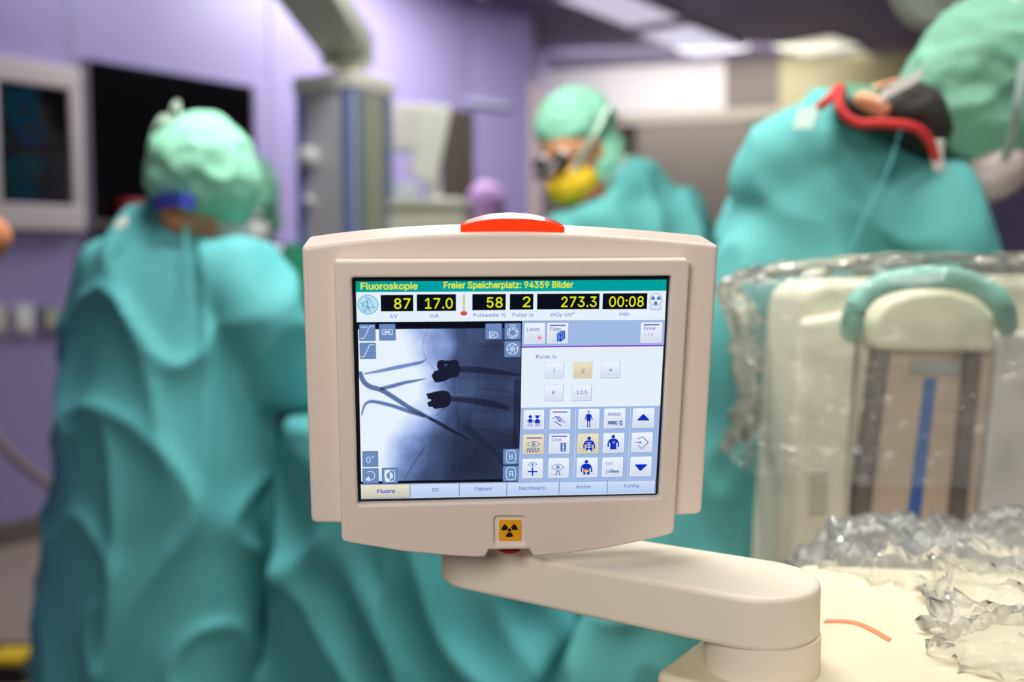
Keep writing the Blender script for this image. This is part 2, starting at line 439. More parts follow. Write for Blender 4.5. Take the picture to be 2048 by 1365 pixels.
def glow_blob(px, py, r, c):
    p = FL(px, py, -.041); x, z = p[0] - a[0], p[1] - b_[1]
    if x - r < .09 or x + r > x1 - fw - .01: r = max(.02, min(r, x - .09, x1 - fw - .01 - x))
    vs = [bm.verts.new((x + r * cos(w), -.0415, z + r * 1.1 * sin(w))) for w in [k * pi / 8 for k in range(16)]]
    vi = [bm.verts.new((x + r * .55 * cos(w), -.0415, z + r * .6 * sin(w))) for w in [k * pi / 8 for k in range(16)]]
    for k in range(16):
        f = bm.faces.new((vs[k], vs[(k + 1) % 16], vi[(k + 1) % 16], vi[k]))
        for l in f.loops: l[cl] = (*s2l(c), 1)
for q in ((35, 180, .07), (20, 230, .10), (45, 215, .07), (60, 260, .06), (10, 285, .09), (40, 335, .05), (65, 330, .04), (38, 390, .05), (62, 392, .05), (55, 170, .05), (15, 340, .07)):
    glow_blob(*q, random.choice([(12, 42, 52), (14, 52, 58), (10, 36, 52), (8, 38, 62)]))
me = bpy.data.meshes.new('x'); bm.to_mesh(me); bm.free(); me.materials.append(M_scr)
o = link('screen_image', me, scr)

# sockets
for i, (xa, xb) in enumerate(((-22, 8), (22, 64), (78, 122))):
    p = FL((xa + xb) / 2, 640)
    t = thing('wall_socket', ('cream socket panel at the left picture edge below wall screen', 'bright white socket panel between two others below the wall screen', 'grey framed socket panel with blue top, nearest the left surgeon')[i], 'socket', matrix=FL.M @ Matrix.Translation((p[0], 0, p[1])))
    w = (FL(xb, 640)[0] - FL(xa, 640)[0]) / 2; h = .065
    box('frame', -w, w, -.02, 0, -h, h, mat('socket_frame_%d' % i, [(200, 196, 190), (205, 205, 205), (130, 128, 150)][i], .4), t, .004)
    box('socket_face', -w * .72, w * .72, -.03, -.02, -h * .6, h * .7, mat('socket_face_%d' % i, [(225, 225, 205), (245, 245, 240), (190, 190, 170)][i], .4), t, .003)
# hose looping on the wall
pts = catmull([W(-60, 800, 3.6), W(0, 885, 3.6), W(45, 930, 3.55), W(110, 975, 3.5), W(200, 1010, 3.5), W(300, 1030, 3.6)], 8)
tagit(tube('hose', pts, .016, mat('beige_hose', (150, 130, 125), .5), off=pts[0]), 'beige hose sagging low along the lilac wall behind the left surgeon', 'hose')
# red cover on the sill
p = FL(252, 432)
o = box('red_box', -.06, .06, -.10, -.03, 0, .09, mat('red_cover', (165, 35, 50), .5), b=.01); o.matrix_world = FL.M @ Matrix.Translation((p[0], 0, p[1] - .02)); tagit(o, 'small red box on the ledge of the dark window by the left surgeon', 'box')
# pedal and yellow thing on the floor, lower left
p = H(14, 1345, 0.0); p.z = 0
t = thing('foot_pedal', 'dark foot pedal with yellow tread on floor at lower left corner', 'pedal', (p.x, p.y, 0))
box('pedal_base', -.14, .10, -.10, .12, 0, .05, M_black, t, .01)
box('tread', -.02, .08, -.08, .02, .05, .075, mat('yellow_tread', (225, 190, 30), .5), t, .006)
box('guard', -.14, -.11, -.02, .12, .05, .16, M_black, t, .006)
tube('cable', catmull([(-.12, .1, .03), (-.2, .2, .02), (-.35, .25, .015), (-.5, .4, .012)], 6), .008, M_black, t)

# ================================================================ CEILING PENDANT COLUMN
Yp = 4.0
base = W(690, 300, Yp)
zt = W(690, 172, Yp).z; zb = W(690, 760, Yp).z
t = thing('supply_column', 'grey and blue ceiling supply column hanging behind the monitor', 'supply column', (base.x, Yp, zb))
hw = .145; hd = .12; ht = zt - zb; yaw = radians(-30)
def rotbox(name, x0, x1, y0, y1, z0, z1, m, parent, b=0):
    o = box(name, x0, x1, y0, y1, z0, z1, m, parent, b); o.rotation_euler = (0, 0, yaw); return o
body = rotbox('column_body', -hw, hw, -hd, hd, 0, ht - .04, mat('column_grey', (205, 202, 208), .4), t, .006)
rotbox('column_cap', -hw - .012, hw + .012, -hd - .012, hd + .012, ht - .04, ht + .03, mat('column_cap', (236, 234, 222), .45), t, .012)
for x0, x1 in ((-hw + .005, -hw + .045), (hw - .05, hw - .008)):
    rotbox('blue_rail', x0, x1, -hd - .008, -hd, 0, ht - .04, M_stripe, t)
for y0, y1 in ((-hd + .01, -hd + .045), (hd - .06, hd - .01)):
    rotbox('blue_rail', hw, hw + .008, y0, y1, 0, ht - .04, mat('slate_blue_rail', (112, 130, 165), .45), t)
rotbox('side_panel', hw, hw + .006, -hd + .05, hd - .065, 0, ht - .05, M_olive, t)
for zz, r in ((W(635, 320, Yp).z - zb, .042), (W(625, 405, Yp).z - zb, .022)):
    bm = bmesh.new(); ell_bm(bm, (-.06, -hd - .03, 0), (r, r * .8, r)); o = bm2obj('knob', bm, M_white, t, 180); o.location = (0, 0, zz); o.rotation_euler = (0, 0, yaw)
tube('neck', [(0.01, 0, ht + .02), (0.01, 0, ht + .12)], .042, mat('column_neck', (216, 216, 196), .4), t, 20)
zj = W(690, 120, Yp).z - zb
bm = bmesh.new(); tube_bm(bm, [(0.01, 0, zj - .03), (0.01, 0, zj + .045)], .10, 28); bev(bm2obj('joint', bm, mat('arm_grey', (205, 208, 188), .45), t), .01)
p0 = Vector((0.01, 0, zj + .06)); p1 = W(585, -70, 3.3) - Vector((base.x, Yp, zb))
bm = bmesh.new(); dd = (p1 - p0); sd = Vector((dd.y, -dd.x, 0)).normalized() * .10; up = Vector((0, 0, .06))
vs = [bm.verts.new(p + s1_ * sd + s2_ * up) for p in (p0 - dd.normalized() * .06, p1) for s1_, s2_ in ((-1, -1), (1, -1), (1, 1), (-1, 1))]
for f in ((3, 2, 1, 0), (4, 5, 6, 7), (0, 1, 5, 4), (1, 2, 6, 5), (2, 3, 7, 6), (3, 0, 4, 7)): bm.faces.new([vs[i] for i in f])
bev(bm2obj('boom_arm', bm, MATS['arm_grey'], t), .015)
zc = HC - zb
tube('ceiling_tube', [(p1.x, p1.y, p1.z - .05), (p1.x, p1.y, zc)], .06, MATS['arm_grey'], t, 20)

# white medical monitor, boxes and shelf right of the column (held by the column's shelf)
Y2 = 4.15
b0 = W(850, 425, Y2)
t = thing('equipment_shelf', 'cream shelf unit to the right of the column, topped by white machines', 'shelf', (b0.x, Y2, 0))
zs = W(850, 405, Y2).z
box('shelf_top', -.17, .19, -.16, .2, zs - .03, zs, mat('cream_shelf', (208, 208, 186), .5), t, .006)
box('cabinet', -.16, .18, -.14, .18, .12, zs - .03, mat('cream_cabinet', (196, 196, 174), .5), t, .008)
for k in range(2): box('drawer', -.14, .16, -.16, -.14, zs - .25 - k * .24, zs - .06 - k * .24, mat('cream_drawer', (214, 212, 194), .5), t, .005)
for sx in (-.12, .14):
    for sy in (-.1, .14):
        bm = bmesh.new(); ell_bm(bm, (sx, sy, .06), (.03, .06, .06)); bm2obj('castor', bm, M_black, t, 180)
bb = W(812, 392, Y2)
o = box('device_box', -.06, .055, -.1, .1, 0, .075, mat('pale_blue_white', (215, 222, 232), .45), b=.012); o.location = (bb.x, Y2, zs); tagit(o, 'small pale blue and white device under the tilted white monitor', 'device')
t = thing('white_monitor', 'white tilted monitor seen from behind between column and brown doorway', 'monitor', (W(830, 400, Y2).x + .07, Y2, zs))
h1 = W(850, 215, Y2).z - zs
o = box('back_housing', -.09, .075, -.06, .06, h1 * .52, h1 + .01, mat('monitor_white', (226, 224, 216), .45), t, .02); o.location = (-.09, 0, 0)
bm = bmesh.new()
A = [(845, 206), (905, 214), (872, 372), (818, 350)]
vs = []
for y in (0, .06):
    for q in A:
        p = W(q[0], q[1], Y2 - .08 + y) - Vector(t.location); vs.append(bm.verts.new(p))
for f in ((0, 1, 2, 3), (7, 6, 5, 4), (0, 4, 5, 1), (1, 5, 6, 2), (2, 6, 7, 3), (3, 7, 4, 0)): bm.faces.new([vs[i] for i in f])
bev(bm2obj('display', bm, mat('monitor_shell', (238, 240, 226), .4), t), .014)
tube('stand', [(.01, .02, 0), (-.01, .02, h1 * .6)], .03, M_white, t)
box('stand_foot', -.01, .12, -.06, .09, 0, .015, M_white, t, .004)

# surgical lamps at the top edge
def surgical_lamp(px, py, Y, r, label, ring, under, tilt=0):
    c = W(px, py, Y)
    t = thing('surgical_lamp', label, 'surgical lamp', (c.x, c.y, c.z))
    bm = bmesh.new(); tube_bm(bm, [(0, 0, 0), (0, 0, .03), (0, 0, .06), (0, 0, .09)], [r, r, r * .9, r * .4], 40); bm2obj('housing', bm, ring, t, 50).rotation_euler = (-tilt, 0, 0)
    bm = bmesh.new(); tube_bm(bm, [(0, 0, -.006), (0, 0, .0)], [r * .78, r * .8], 40); bm2obj('lens', bm, under, t, 50).rotation_euler = (-tilt, 0, 0)
    tube('handle', [(0, 0, -.006), (0, 0, -.05)], [.025, .018], ring, t).rotation_euler = (-tilt, 0, 0)
    tube('suspension_arm', catmull([(0, 0, .08), (0.02, .1, .25), (0.03, .25, .35), (0.03, .3, HC - c.z)], 5), .025, ring, t)
surgical_lamp(1882, -28, 2.6, .118, 'round grey green surgical lamp head above the bending surgeon', mat('lamp_grey', (214, 218, 200), .4), mat('lamp_lens', (176, 182, 172), .3, emit=.28), radians(52))  # lamp is off; lens glow added only to brighten its underside
surgical_lamp(966, -26, 4.6, .085, 'small lamp head hanging at the top edge above the purple cap', M_white, M_white)

# ================================================================ CONTROL MONITOR
RM = (Matrix.Rotation(radians(4.80), 4, 'Z') @ Matrix.Rotation(radians(10.73), 4, 'X') @ Matrix.Rotation(radians(-.21), 4, 'Y'))
MM = Matrix.Translation((-.0002, .6918, CAMZ - .0898)) @ RM
mon = thing('control_monitor', 'beige touchscreen control monitor in focus showing an X-ray of screws', 'monitor', matrix=MM)
F = Frame(MM)
YF = -.005          # front face of the raised panel; the screen lies at 0
def L2(pts, y): return [F(a, b, y) for a, b in pts]
top_arc = catmull([(614, 492, 0), (700, 481, 0), (810, 471.5, 0), (920, 466.5, 0), (1030, 465, 0), (1130, 467.5, 0), (1225, 472.5, 0), (1330, 480.5, 0), (1428, 489.5, 0)], 6)
rear = [(p.x, p.y) for p in top_arc]
rear = roundcorners([(603, 499)], 0) + [(606, 494.5)] + rear + [(1435, 492), (1438, 497)] + [(1405, 1019), (1402, 1027), (1393, 1031), (1340, 1034)] + [(690, 1049.5), (633, 1048.5), (624, 1044.5), (621.5, 1036)]
YS = .006
shell = prism('rear_shell', L2(rear, YS), [], YS, YS + .040, M_hous, mon, .0035, 4)
# deeper back bulge
bk = [(720, 560), (1320, 560), (1290, 960), (740, 965)]
prism('back_cover', roundcorners(L2(bk, YS + .04), .02), [], YS + .036, YS + .065, M_hous, mon, .008)
# raised front panel with the screen opening
ba = [(687, 1084.5), (700, 1088), (805, 1105), (900, 1114), (950, 1116.5), (970, 1116), (978.5, 1101.5), (1058.5, 1100.5), (1067, 1115), (1130, 1110), (1215, 1098), (1300, 1081), (1337, 1072), (1345, 1068)]
front = [(667.5, 528), (671, 521.5)] + [(1374, 519), (1381, 525)] + [(1349, 1058), (1347.5, 1064)] + ba[::-1] + [(683.5, 1079), (682.5, 1072)]
front_l = roundcorners(L2(front, YF), 0)
hole = roundcorners(L2([(703, 556.5), (1343, 553), (1319, 997), (715.5, 1011)], YF), .002)
rec = roundcorners(L2([(989.5, 1035), (1049, 1035), (1049, 1089), (989.5, 1089)], YF), .0025)
panel = prism('front_panel', front_l, [hole, rec], YF, YS + .001, M_hous, mon, .0022, 4)
# display glass / black border
blk = L2([(704, 560), (1341, 556), (1317, 995), (717, 1009)], .0008)
glass = prism('display', L2([(697, 553), (1349, 549), (1325, 1003), (709, 1018)], .0008), [], .0008, .004, M_black, mon)
# orange lamp bar on top
ob_f = [(921, 456), (925, 450.5), (950, 444), (985, 438.8), (1025, 437), (1065, 438.8), (1100, 444.5), (1122, 451), (1129, 456)]
yb = YS + .0045
obl = [F(a, b, yb) for a, b in ob_f]; obl = [(p[0], p[1]) for p in catmull([(x, z, 0) for x, z in obl], 5)]
bm = bmesh.new(); rows = []
for (x, z) in obl:
    t = (x - obl[0][0]) / (obl[-1][0] - obl[0][0]); d = .004 + .020 * max(0, sin(pi * max(0, min(1, t)))) ** .6; zb_ = obl[0][1] - .003
    rows.append([bm.verts.new(q) for q in ((x, yb, zb_), (x, yb, z - .0006), (x, yb + .0006, z), (x, yb + d, z + .0005), (x, yb + d + .001, zb_))])
for a, b in zip(rows, rows[1:]):
    for k in range(4): bm.faces.new((a[k], b[k], b[k + 1], a[k + 1]))
bm.faces.new(rows[0]); bm.faces.new(rows[-1][::-1])
ob = bm2obj('lamp_bar', bm, M_red, mon, 40); tagit(ob, 'orange indicator lamp bar along the top edge')
# sticker with trefoil in its recess, red button under the notch
fr_ = prism('sticker_recess', L2([(985, 1031), (1053, 1031), (1053, 1092), (985, 1092)], -.0025), [], -.0025, .003, M_hous, mon)
st = prism('radiation_sticker', roundcorners(L2([(998, 1041.5), (1042.5, 1041.5), (1042.5, 1082), (998, 1082)], -.0034), .001), [], -.0034, -.0024, M_yel, mon); tagit(st, 'amber sticker with black radiation trefoil')
bm = bmesh.new(); cx, cz = F(1019, 1061, -.0036); s = 1 / FPX * .69
def poly_bm(bm, pts, y): return bm.faces.new([bm.verts.new((x, y, z)) for x, z in pts])
for a0 in (-90, 30, 150):
    ar = [radians(a0 + k * 60 / 8 - 30) for k in range(9)]
    poly_bm(bm, [(cx + s * 17 * cos(a), cz + s * 16 * sin(a)) for a in ar] + [(cx + s * 5.6 * cos(a), cz + s * 5.6 * sin(a)) for a in ar[::-1]], -.0036)
poly_bm(bm, [(cx + s * 3.8 * cos(k * pi / 10), cz + s * 3.8 * sin(k * pi / 10)) for k in range(20)], -.0036)
r = bmesh.ops.extrude_face_region(bm, geom=bm.faces[:]); bmesh.ops.translate(bm, verts=[g for g in r['geom'] if isinstance(g, bmesh.types.BMVert)], vec=(0, .0006, 0))
bm2obj('trefoil', bm, M_blk, st, 30)
bt = F(1019, 1099.5, .004); bm = bmesh.new()
tube_bm(bm, [(bt[0], .004, bt[1] + .001), (bt[0], .004, bt[1] - .0018)], [.0085, .0055], 24); bm2obj('stop_button', bm, M_dred, mon, 50)

# ---------------- screen image
FONT = None
try:
    import os
    FONT = bpy.data.fonts.load(os.path.join(bpy.utils.resource_path('LOCAL'), 'datafiles', 'fonts', 'Inter.woff2'))
except Exception:
    FONT = None
def cap_height():
    cu = bpy.data.curves.new('t', 'FONT'); cu.body = 'H'; cu.size = 1
    if FONT: cu.font = FONT
    o = bpy.data.objects.new('t', cu); COL.objects.link(o); me = o.to_mesh(); h = max(v.co.y for v in me.vertices) - min(v.co.y for v in me.vertices)
    o.to_mesh_clear(); bpy.data.objects.remove(o); bpy.data.curves.remove(cu); return h
CAPH = cap_height()
def glyph_tris(txt):
    """outline of a line of text -> (points, triangles), filled by winding number"""
    cu = bpy.data.curves.new('t', 'FONT'); cu.body = txt; cu.size = 1; cu.resolution_u = 4; cu.fill_mode = 'NONE'
    if FONT: cu.font = FONT
    o = bpy.data.objects.new('t', cu); COL.objects.link(o); me = o.to_mesh()
    P = [Vector((v.co.x, v.co.y)) for v in me.vertices]; nx = {}
    for e in me.edges:
        nx.setdefault(e.vertices[0], []).append(e.vertices[1]); nx.setdefault(e.vertices[1], []).append(e.vertices[0])
    seen = set(); loops = []
    for st_ in sorted(nx):
        if st_ in seen: continue
        lp = [st_]; seen.add(st_); cur = nx[st_][0] if min(nx[st_]) != st_ + 1 and st_ + 1 not in nx[st_] else st_ + 1
        while cur not in seen:
            lp.append(cur); seen.add(cur); n_ = [k for k in nx[cur] if k not in seen]
            if not n_: break
            cur = n_[0]
        if len(lp) > 2: loops.append(lp)
    o.to_mesh_clear(); bpy.data.objects.remove(o); bpy.data.curves.remove(cu)
    tris = []; pts = []
    bb = [(min(P[i].x for i in l), max(P[i].x for i in l)) for l in loops]
    groups = []                                  # contours that overlap in x belong to one glyph
    for k in sorted(range(len(loops)), key=lambda k: bb[k][0]):
        if groups and bb[k][0] < groups[-1][1]: groups[-1][0].append(k); groups[-1][1] = max(groups[-1][1], bb[k][1])
        else: groups.append([[k], bb[k][1]])
    for ks, _ in groups:
        V = []; E = []; LP = []
        for k in ks:
            b0 = len(V); l = [P[i] for i in loops[k]]; V += l; E += [(b0 + i, b0 + (i + 1) % len(l)) for i in range(len(l))]; LP.append(l)
        ov_, oe, of, _a, _b, _c = delaunay_2d_cdt(V, E, [], 0, 1e-6)
        b0 = len(pts); pts += [tuple(v) for v in ov_]
        for f in of:
            c = sum((ov_[i] for i in f), Vector((0, 0))) / len(f); w = 0
            for l in LP:
                for i in range(len(l)):
                    a, b = l[i - 1], l[i]
                    if (a.y <= c.y) != (b.y <= c.y):
                        if a.x + (c.y - a.y) / (b.y - a.y) * (b.x - a.x) > c.x: w += 1 if b.y > a.y else -1
            if w: tris.append([b0 + i for i in f])
    return pts, tris
class UI:
    def __init__(s): s.bm = bmesh.new(); s.cl = s.bm.loops.layers.float_color.new('Col'); s.z = 0
    def poly(s, pts, c, lay=0):
        y = -(0.00004 + lay * .00004)
        f = s.bm.faces.new([s.bm.verts.new((x, y, z)) for x, z in pts])
        f.normal_update()
        if f.normal.y > 0: f.normal_flip()
        cc = (*s2l(c), 1)
        for l in f.loops: l[s.cl] = cc
    def rect(s, x0, y0, x1, y1, c, lay=0, r=0, grad=None):
        a = F(x0, y0); b = F(x1, y1)
        s.rectl(a[0], a[1], b[0], b[1], c, lay, r, grad)
    def rectl(s, ax, az, bx, bz, c, lay=0, r=0, grad=None):
        pts = [(ax, bz), (bx, bz), (bx, az), (ax, az)]
        if r: pts = roundcorners(pts, r, 3)
        if grad:
            y = -(0.00004 + lay * .00004); n = 8
            for k in range(n):
                z0 = az + (bz - az) * k / n; z1 = az + (bz - az) * (k + 1) / n; t = k / (n - 1)
                s.poly([(ax, z1), (bx, z1), (bx, z0), (ax, z0)], [c[i] * (1 - t) + grad[i] * t for i in range(3)], lay)
        else: s.poly(pts, c, lay)
    def line(s, pts, w, c, lay=0, closed=False, px=True):
        P = [Vector(F(*p)) if px else Vector(p) for p in pts]; w = w * S * .5
        n = len(P)
        for i in range(n if closed else n - 1):
            a, b = P[i], P[(i + 1) % n]; d = b - a
            if d.length < 1e-7: continue
            d.normalize(); q = Vector((-d.y, d.x)) * w; e = d * w * .6
            s.poly([tuple(a - q - e), tuple(b - q + e), tuple(b + q + e), tuple(a + q - e)], c, lay)
    def disk(s, x, y, rx, ry, c, lay=0, a0=0, a1=360, inner=0):
        cx, cz = F(x, y); n = 28; A = [radians(a0 + (a1 - a0) * k / n) for k in range(n + 1)]
        if inner:
            for k in range(n):
                s.poly([(cx + S * rx * cos(A[k]), cz + S * ry * sin(A[k])), (cx + S * rx * cos(A[k + 1]), cz + S * ry * sin(A[k + 1])),
                        (cx + S * rx * inner * cos(A[k + 1]), cz + S * ry * inner * sin(A[k + 1])), (cx + S * rx * inner * cos(A[k]), cz + S * ry * inner * sin(A[k]))], c, lay)
        else:
            p = [(cx + S * rx * cos(a), cz + S * ry * sin(a)) for a in (A[:-1] if a1 - a0 >= 360 else A)]
            if a1 - a0 < 360: p.append((cx, cz))
            s.poly(p, c, lay)
    def text(s, txt, x, y, wpx, hpx, c, lay=2, align='L', bold=0, flipx=False, flipy=False):
        """x,y = anchor of baseline in the photo; wpx total ink width, hpx capital height"""
        GP, GT = glyph_tris(txt); xs = [p[0] for p in GP]; x0, x1 = min(xs), max(xs)
        cap = CAPH
        ax, az = F(x, y); k = S * hpx / cap; kx = S * wpx / (x1 - x0) if wpx else k
        ox = {'L': 0, 'C': -(x1 - x0) / 2, 'R': -(x1 - x0)}[align]
        vs = []
        yy = -(0.00004 + lay * .00004)
        reps = [(0, 0)] if not bold else [(-bold, 0), (bold, 0), (0, bold), (0, -bold)]
        cc = (*s2l(c), 1)
        for ri, (bx_, by_) in enumerate(reps):
          vs = []
          for gx, gy in GP:
              px_ = (gx - x0 + ox + bx_) * kx; pz = (gy + by_) * k
              if flipx: px_ = -px_
              if flipy: pz = S * hpx - pz
              vs.append(s.bm.verts.new((ax + px_, yy - ri * .000002, az + pz)))
          for tr in GT:
              f = s.bm.faces.new([vs[i] for i in tr]); f.normal_update()
              if f.normal.y > 0: f.normal_flip()
              for l in f.loops: l[s.cl] = cc
    def done(s, name, parent=None, label=None):
        me = bpy.data.meshes.new(name); s.bm.to_mesh(me); s.bm.free(); me.materials.append(M_scr)
        o = link(name, me, parent or glass); 
        if label: o['label'] = label
        return o
S = .00034152   # metres per photo pixel on the screen
S = (F(1300, 780)[0] - F(730, 780)[0]) / 570
c1 = lambda x, y: (590 + x / 4.55, 420 + y / 4.55)
c2 = lambda x, y: (1010 + x / 5.935, 540 + y / 5.935)
c3 = lambda x, y: (1030 + x / 4.2656, 690 + y / 4.2656)
c4 = lambda x, y: (700 + x / 3.6893, 640 + y / 3.6893)
c7 = lambda x, y: (700 + x / 6.206, 550 + y / 6.206)
INK = (38, 50, 190); ICON = (12, 50, 190); YEL = (228, 238, 20); WH = (228, 240, 250); LB = (160, 185, 228); BTN = (228, 236, 252); BEIGE = (228, 219, 188)
def quad_ui(u, pts, c, lay=0): u.poly([F(*p) for p in pts], c, lay)

u = UI(); quad_ui(u, [(711.5, 585), (712, 563.3), (1333, 559.6), (1332.5, 582)], (0, 160, 158), 1)
u.text('Fluoroskopie', 722, 579, 107.5, 12.4, (222, 232, 50), 2, 'L', .025)
u.text('Freier Speicherplatz: 94359 Bilder', 888, 577, 251, 12.4, (222, 232, 50), 2, 'L', .025)
u.done('title_bar')
u = UI(); quad_ui(u, [(713.5, 644.8), (712, 584.6), (1332.5, 581.8), (1329.8, 640)], WH, 1)
for txt, (x, y), w in (('kV', c7(548, 535), 14), ('mA', c7(1047, 532), 17), ('Pulsweite %', c7(1730, 522), 63), ('Pulse /s', c2(213, 556), 41), ('mGy cm²', c2(685, 552), 46.5), ('min', c2(1412, 545), 18.5)):
    u.text(txt, x, y, w, 7.6, (60, 78, 205), 2, 'C')
# round emblem, thermometer, radiation lamp symbol
CY = (40, 170, 205); x, y = 736, 609.5
u.disk(x, y, 20, 19.5, (185, 222, 240), 2); u.disk(x, y, 20, 19.5, CY, 3, inner=.93)
def arcpts(cx, cy, rx, ry, a0, a1, n=14): return [(cx + rx * cos(radians(a0 + (a1 - a0) * k / n)), cy - ry * sin(radians(a0 + (a1 - a0) * k / n))) for k in range(n + 1)]
u.line([c7(*p) for p in ((185, 275), (240, 300), (280, 370), (285, 410))], 1.1, CY, 3)
u.line([c7(*p) for p in ((240, 295), (180, 340), (150, 390), (165, 440), (190, 462))], 1.2, CY, 3)
u.line([c7(*p) for p in ((130, 345), (180, 385), (250, 405), (320, 405))], 1.4, CY, 3)
u.line([c7(*p) for p in ((218, 330), (222, 400), (250, 450))], 1.5, (20, 140, 190), 4)
u.line([c7(*p) for p in ((218, 400), (195, 440), (180, 455))], 1.3, (20, 140, 190), 4)
u.disk(*c7(218, 335), 1.6, 1.6, (20, 140, 190), 4)
tx, ty = c7(1413, 260); bx, by = c7(1413, 478)
u.line([(tx, ty), (tx, by - 4)], 3.6, (120, 130, 190), 2); u.line([(tx, ty + 1), (tx, by - 3)], 2.2, (236, 226, 90), 3)
u.disk(bx, by, 6.8, 4.6, (150, 90, 200), 3); u.disk(bx, by, 5.6, 3.7, (250, 70, 40), 4)
x, y = c2(1790, 357)
u.disk(x, y, 12.5, 13, (80, 110, 215), 2, inner=.93)
for a in (-90, 30, 150): u.disk(x, y, 10, 10, (82, 110, 190), 3, a - 26, a + 26, inner=.25)
u.line([c2(*p) for p in ((1738, 425), (1718, 465), (1857, 465), (1840, 425))], 1, (80, 110, 215), 3)
for q in (1750, 1785, 1820): u.line([c2(q, 468), c2(q + 6, 486)], .9, (80, 110, 215), 3)
u.done('header_strip')
for (xa, ya, xb, yb_), txt, rx, by, w in (((761.2, 590.3, 826.8, 622.8), '87', 820.8, 617.6, 31), ((833.4, 589.2, 911.9, 622), '17.0', 905.4, 617, 53), ((944.6, 588.7, 1011.3, 620.4), '58', 1004.9, 615.2, 30.5),
        ((1019.8, 588.5, 1066.4, 619.5), '2', 1060.5, 614.2, 14.5), ((1074.5, 588, 1198.2, 618.5), '273.3', 1192.8, 613.8, 69.5), ((1205.8, 587.2, 1293.4, 618.3), '00:08', 1286.8, 613.3, 68.5)):
    u = UI(); u.rect(xa, ya, xb, yb_, (12, 14, 26), 2); u.text(txt, rx, by, w, 20.3, YEL, 3, 'R', .009); u.done('value_box')

# ---- x-ray picture: a fine grid of pixels
def lerp_tab(y, tab):
    if y <= tab[0][0]: return tab[0][1:]
    for a, b in zip(tab, tab[1:]):
        if y <= b[0]:
            t = (y - a[0]) / (b[0] - a[0]); t = t * t * (3 - 2 * t)
            return [p * (1 - t) + q * t for p, q in zip(a[1:], b[1:])]
    return tab[-1][1:]
TAB = [(70, 350, 470, 700, 790, 1050), (200, 400, 530, 735, 800, 1050), (320, 440, 560, 720, 780, 1020), (420, 500, 600, 690, 770, 1000), (560, 500, 600, 690, 780, 980), (680, 400, 560, 660, 760, 900), (760, 330, 470, 620, 720, 860),
       (900, 250, 340, 500, 620, 840), (1050, 215, 290, 420, 580, 880), (1190, 200, 270, 370, 520, 860)]
RAMP = [(0, (24, 26, 42)), (.12, (44, 52, 78)), (.3, (70, 86, 124)), (.52, (118, 140, 196)), (.75, (178, 196, 240)), (1, (232, 242, 252))]
def ramp(t):
    t = max(0, min(1, t))
    for (a, ca), (b, cb) in zip(RAMP, RAMP[1:]):
        if t <= b:
            k = (t - a) / (b - a); return [p + (q - p) * k for p, q in zip(ca, cb)]
    return RAMP[-1][1]
def segd(px, py, pts, rs):
    best = 9
    for i in range(len(pts) - 1):
        (ax, ay), (bx, by) = pts[i], pts[i + 1]; dx, dy = bx - ax, by - ay
        t = max(0, min(1, ((px - ax) * dx + (py - ay) * dy) / (dx * dx + dy * dy)))
        d = sqrt((px - ax - t * dx) ** 2 + (py - ay - t * dy) ** 2) - (rs[i] * (1 - t) + rs[i + 1] * t)
        if d < best: best = d; 
    return best
def bbox(pts, m): return (min(p[0] for p in pts) - m, min(p[1] for p in pts) - m, max(p[0] for p in pts) + m, max(p[1] for p in pts) + m)
def inpoly(x, y, P):
    c = False; j = len(P) - 1
    for i in range(len(P)):
        if (P[i][1] > y) != (P[j][1] > y) and x < (P[j][0] - P[i][0]) * (y - P[i][1]) / (P[j][1] - P[i][1]) + P[i][0]: c = not c
        j = i
    return c
STR0 = [  # points, radii, factor of brightness, softness
    ([(572, 75), (545, 140), (535, 200), (548, 255), (580, 320), (640, 385), (700, 455), (745, 515)], [2] * 8, .72, 6),
    ([(110, 398), (220, 378), (330, 355), (450, 330), (520, 315), (560, 294)], [6, 11, 14, 13, 10, 3], .52, 9),
    ([(235, 508), (320, 487), (400, 465), (480, 450), (560, 434)], [13, 14, 12, 9, 2], .44, 7),
    ([(76, 395), (100, 455), (150, 495), (230, 518), (330, 578), (440, 650), (540, 700), (620, 745)], [16, 18, 18, 18, 17, 16, 13, 8], .42, 8),
    ([(88, 700), (105, 635), (150, 603), (235, 615), (330, 640), (430, 675), (545, 712)], [5, 8, 11, 13, 14, 14, 10], .45, 9),
    ([(590, 728), (660, 765), (740, 812), (820, 852), (885, 895)], [9, 12, 12, 9, 3], .22, 6),
    ([(800, 365), (900, 368), (1000, 376), (1100, 388), (1245, 408)], [20, 22, 23, 20, 10], .34, 7),
    ([(745, 583), (850, 593), (950, 605), (1060, 625), (1160, 648)], [17, 20, 24, 25, 18], .34, 7),
    ([(960, 205), (1030, 190), (1120, 180)], [3, 3, 3], .6, 8), ([(940, 510), (1060, 515), (1240, 545)], [3, 3, 3], .5, 8),
    ([(1235, 460), (1225, 700), (1215, 1000)], [26, 20, 14], .45, 16), ([(960, 800), (1100, 840), (1200, 860)], [4, 4, 4], .6, 12),
    ([(780, 640), (800, 720), (800, 800)], [4, 6, 10], .7, 14), ([(400, 1180), (470, 1060), (560, 930)], [4, 5, 4], .72, 14),
    ([(860, 790), (980, 900), (1080, 990), (1120, 1060)], [30, 26, 20, 12], .55, 34), ([(790, 850), (770, 980), (760, 1120)], [14, 12, 12], .8, 26),
    ([(1070, 70), (1080, 170), (1060, 330)], [6, 5, 4], .8, 16), ([(960, 380), (940, 500), (930, 700)], [4, 4, 4], .8, 12), ([(640, 705), (700, 650)], [3, 3], .7, 8)]
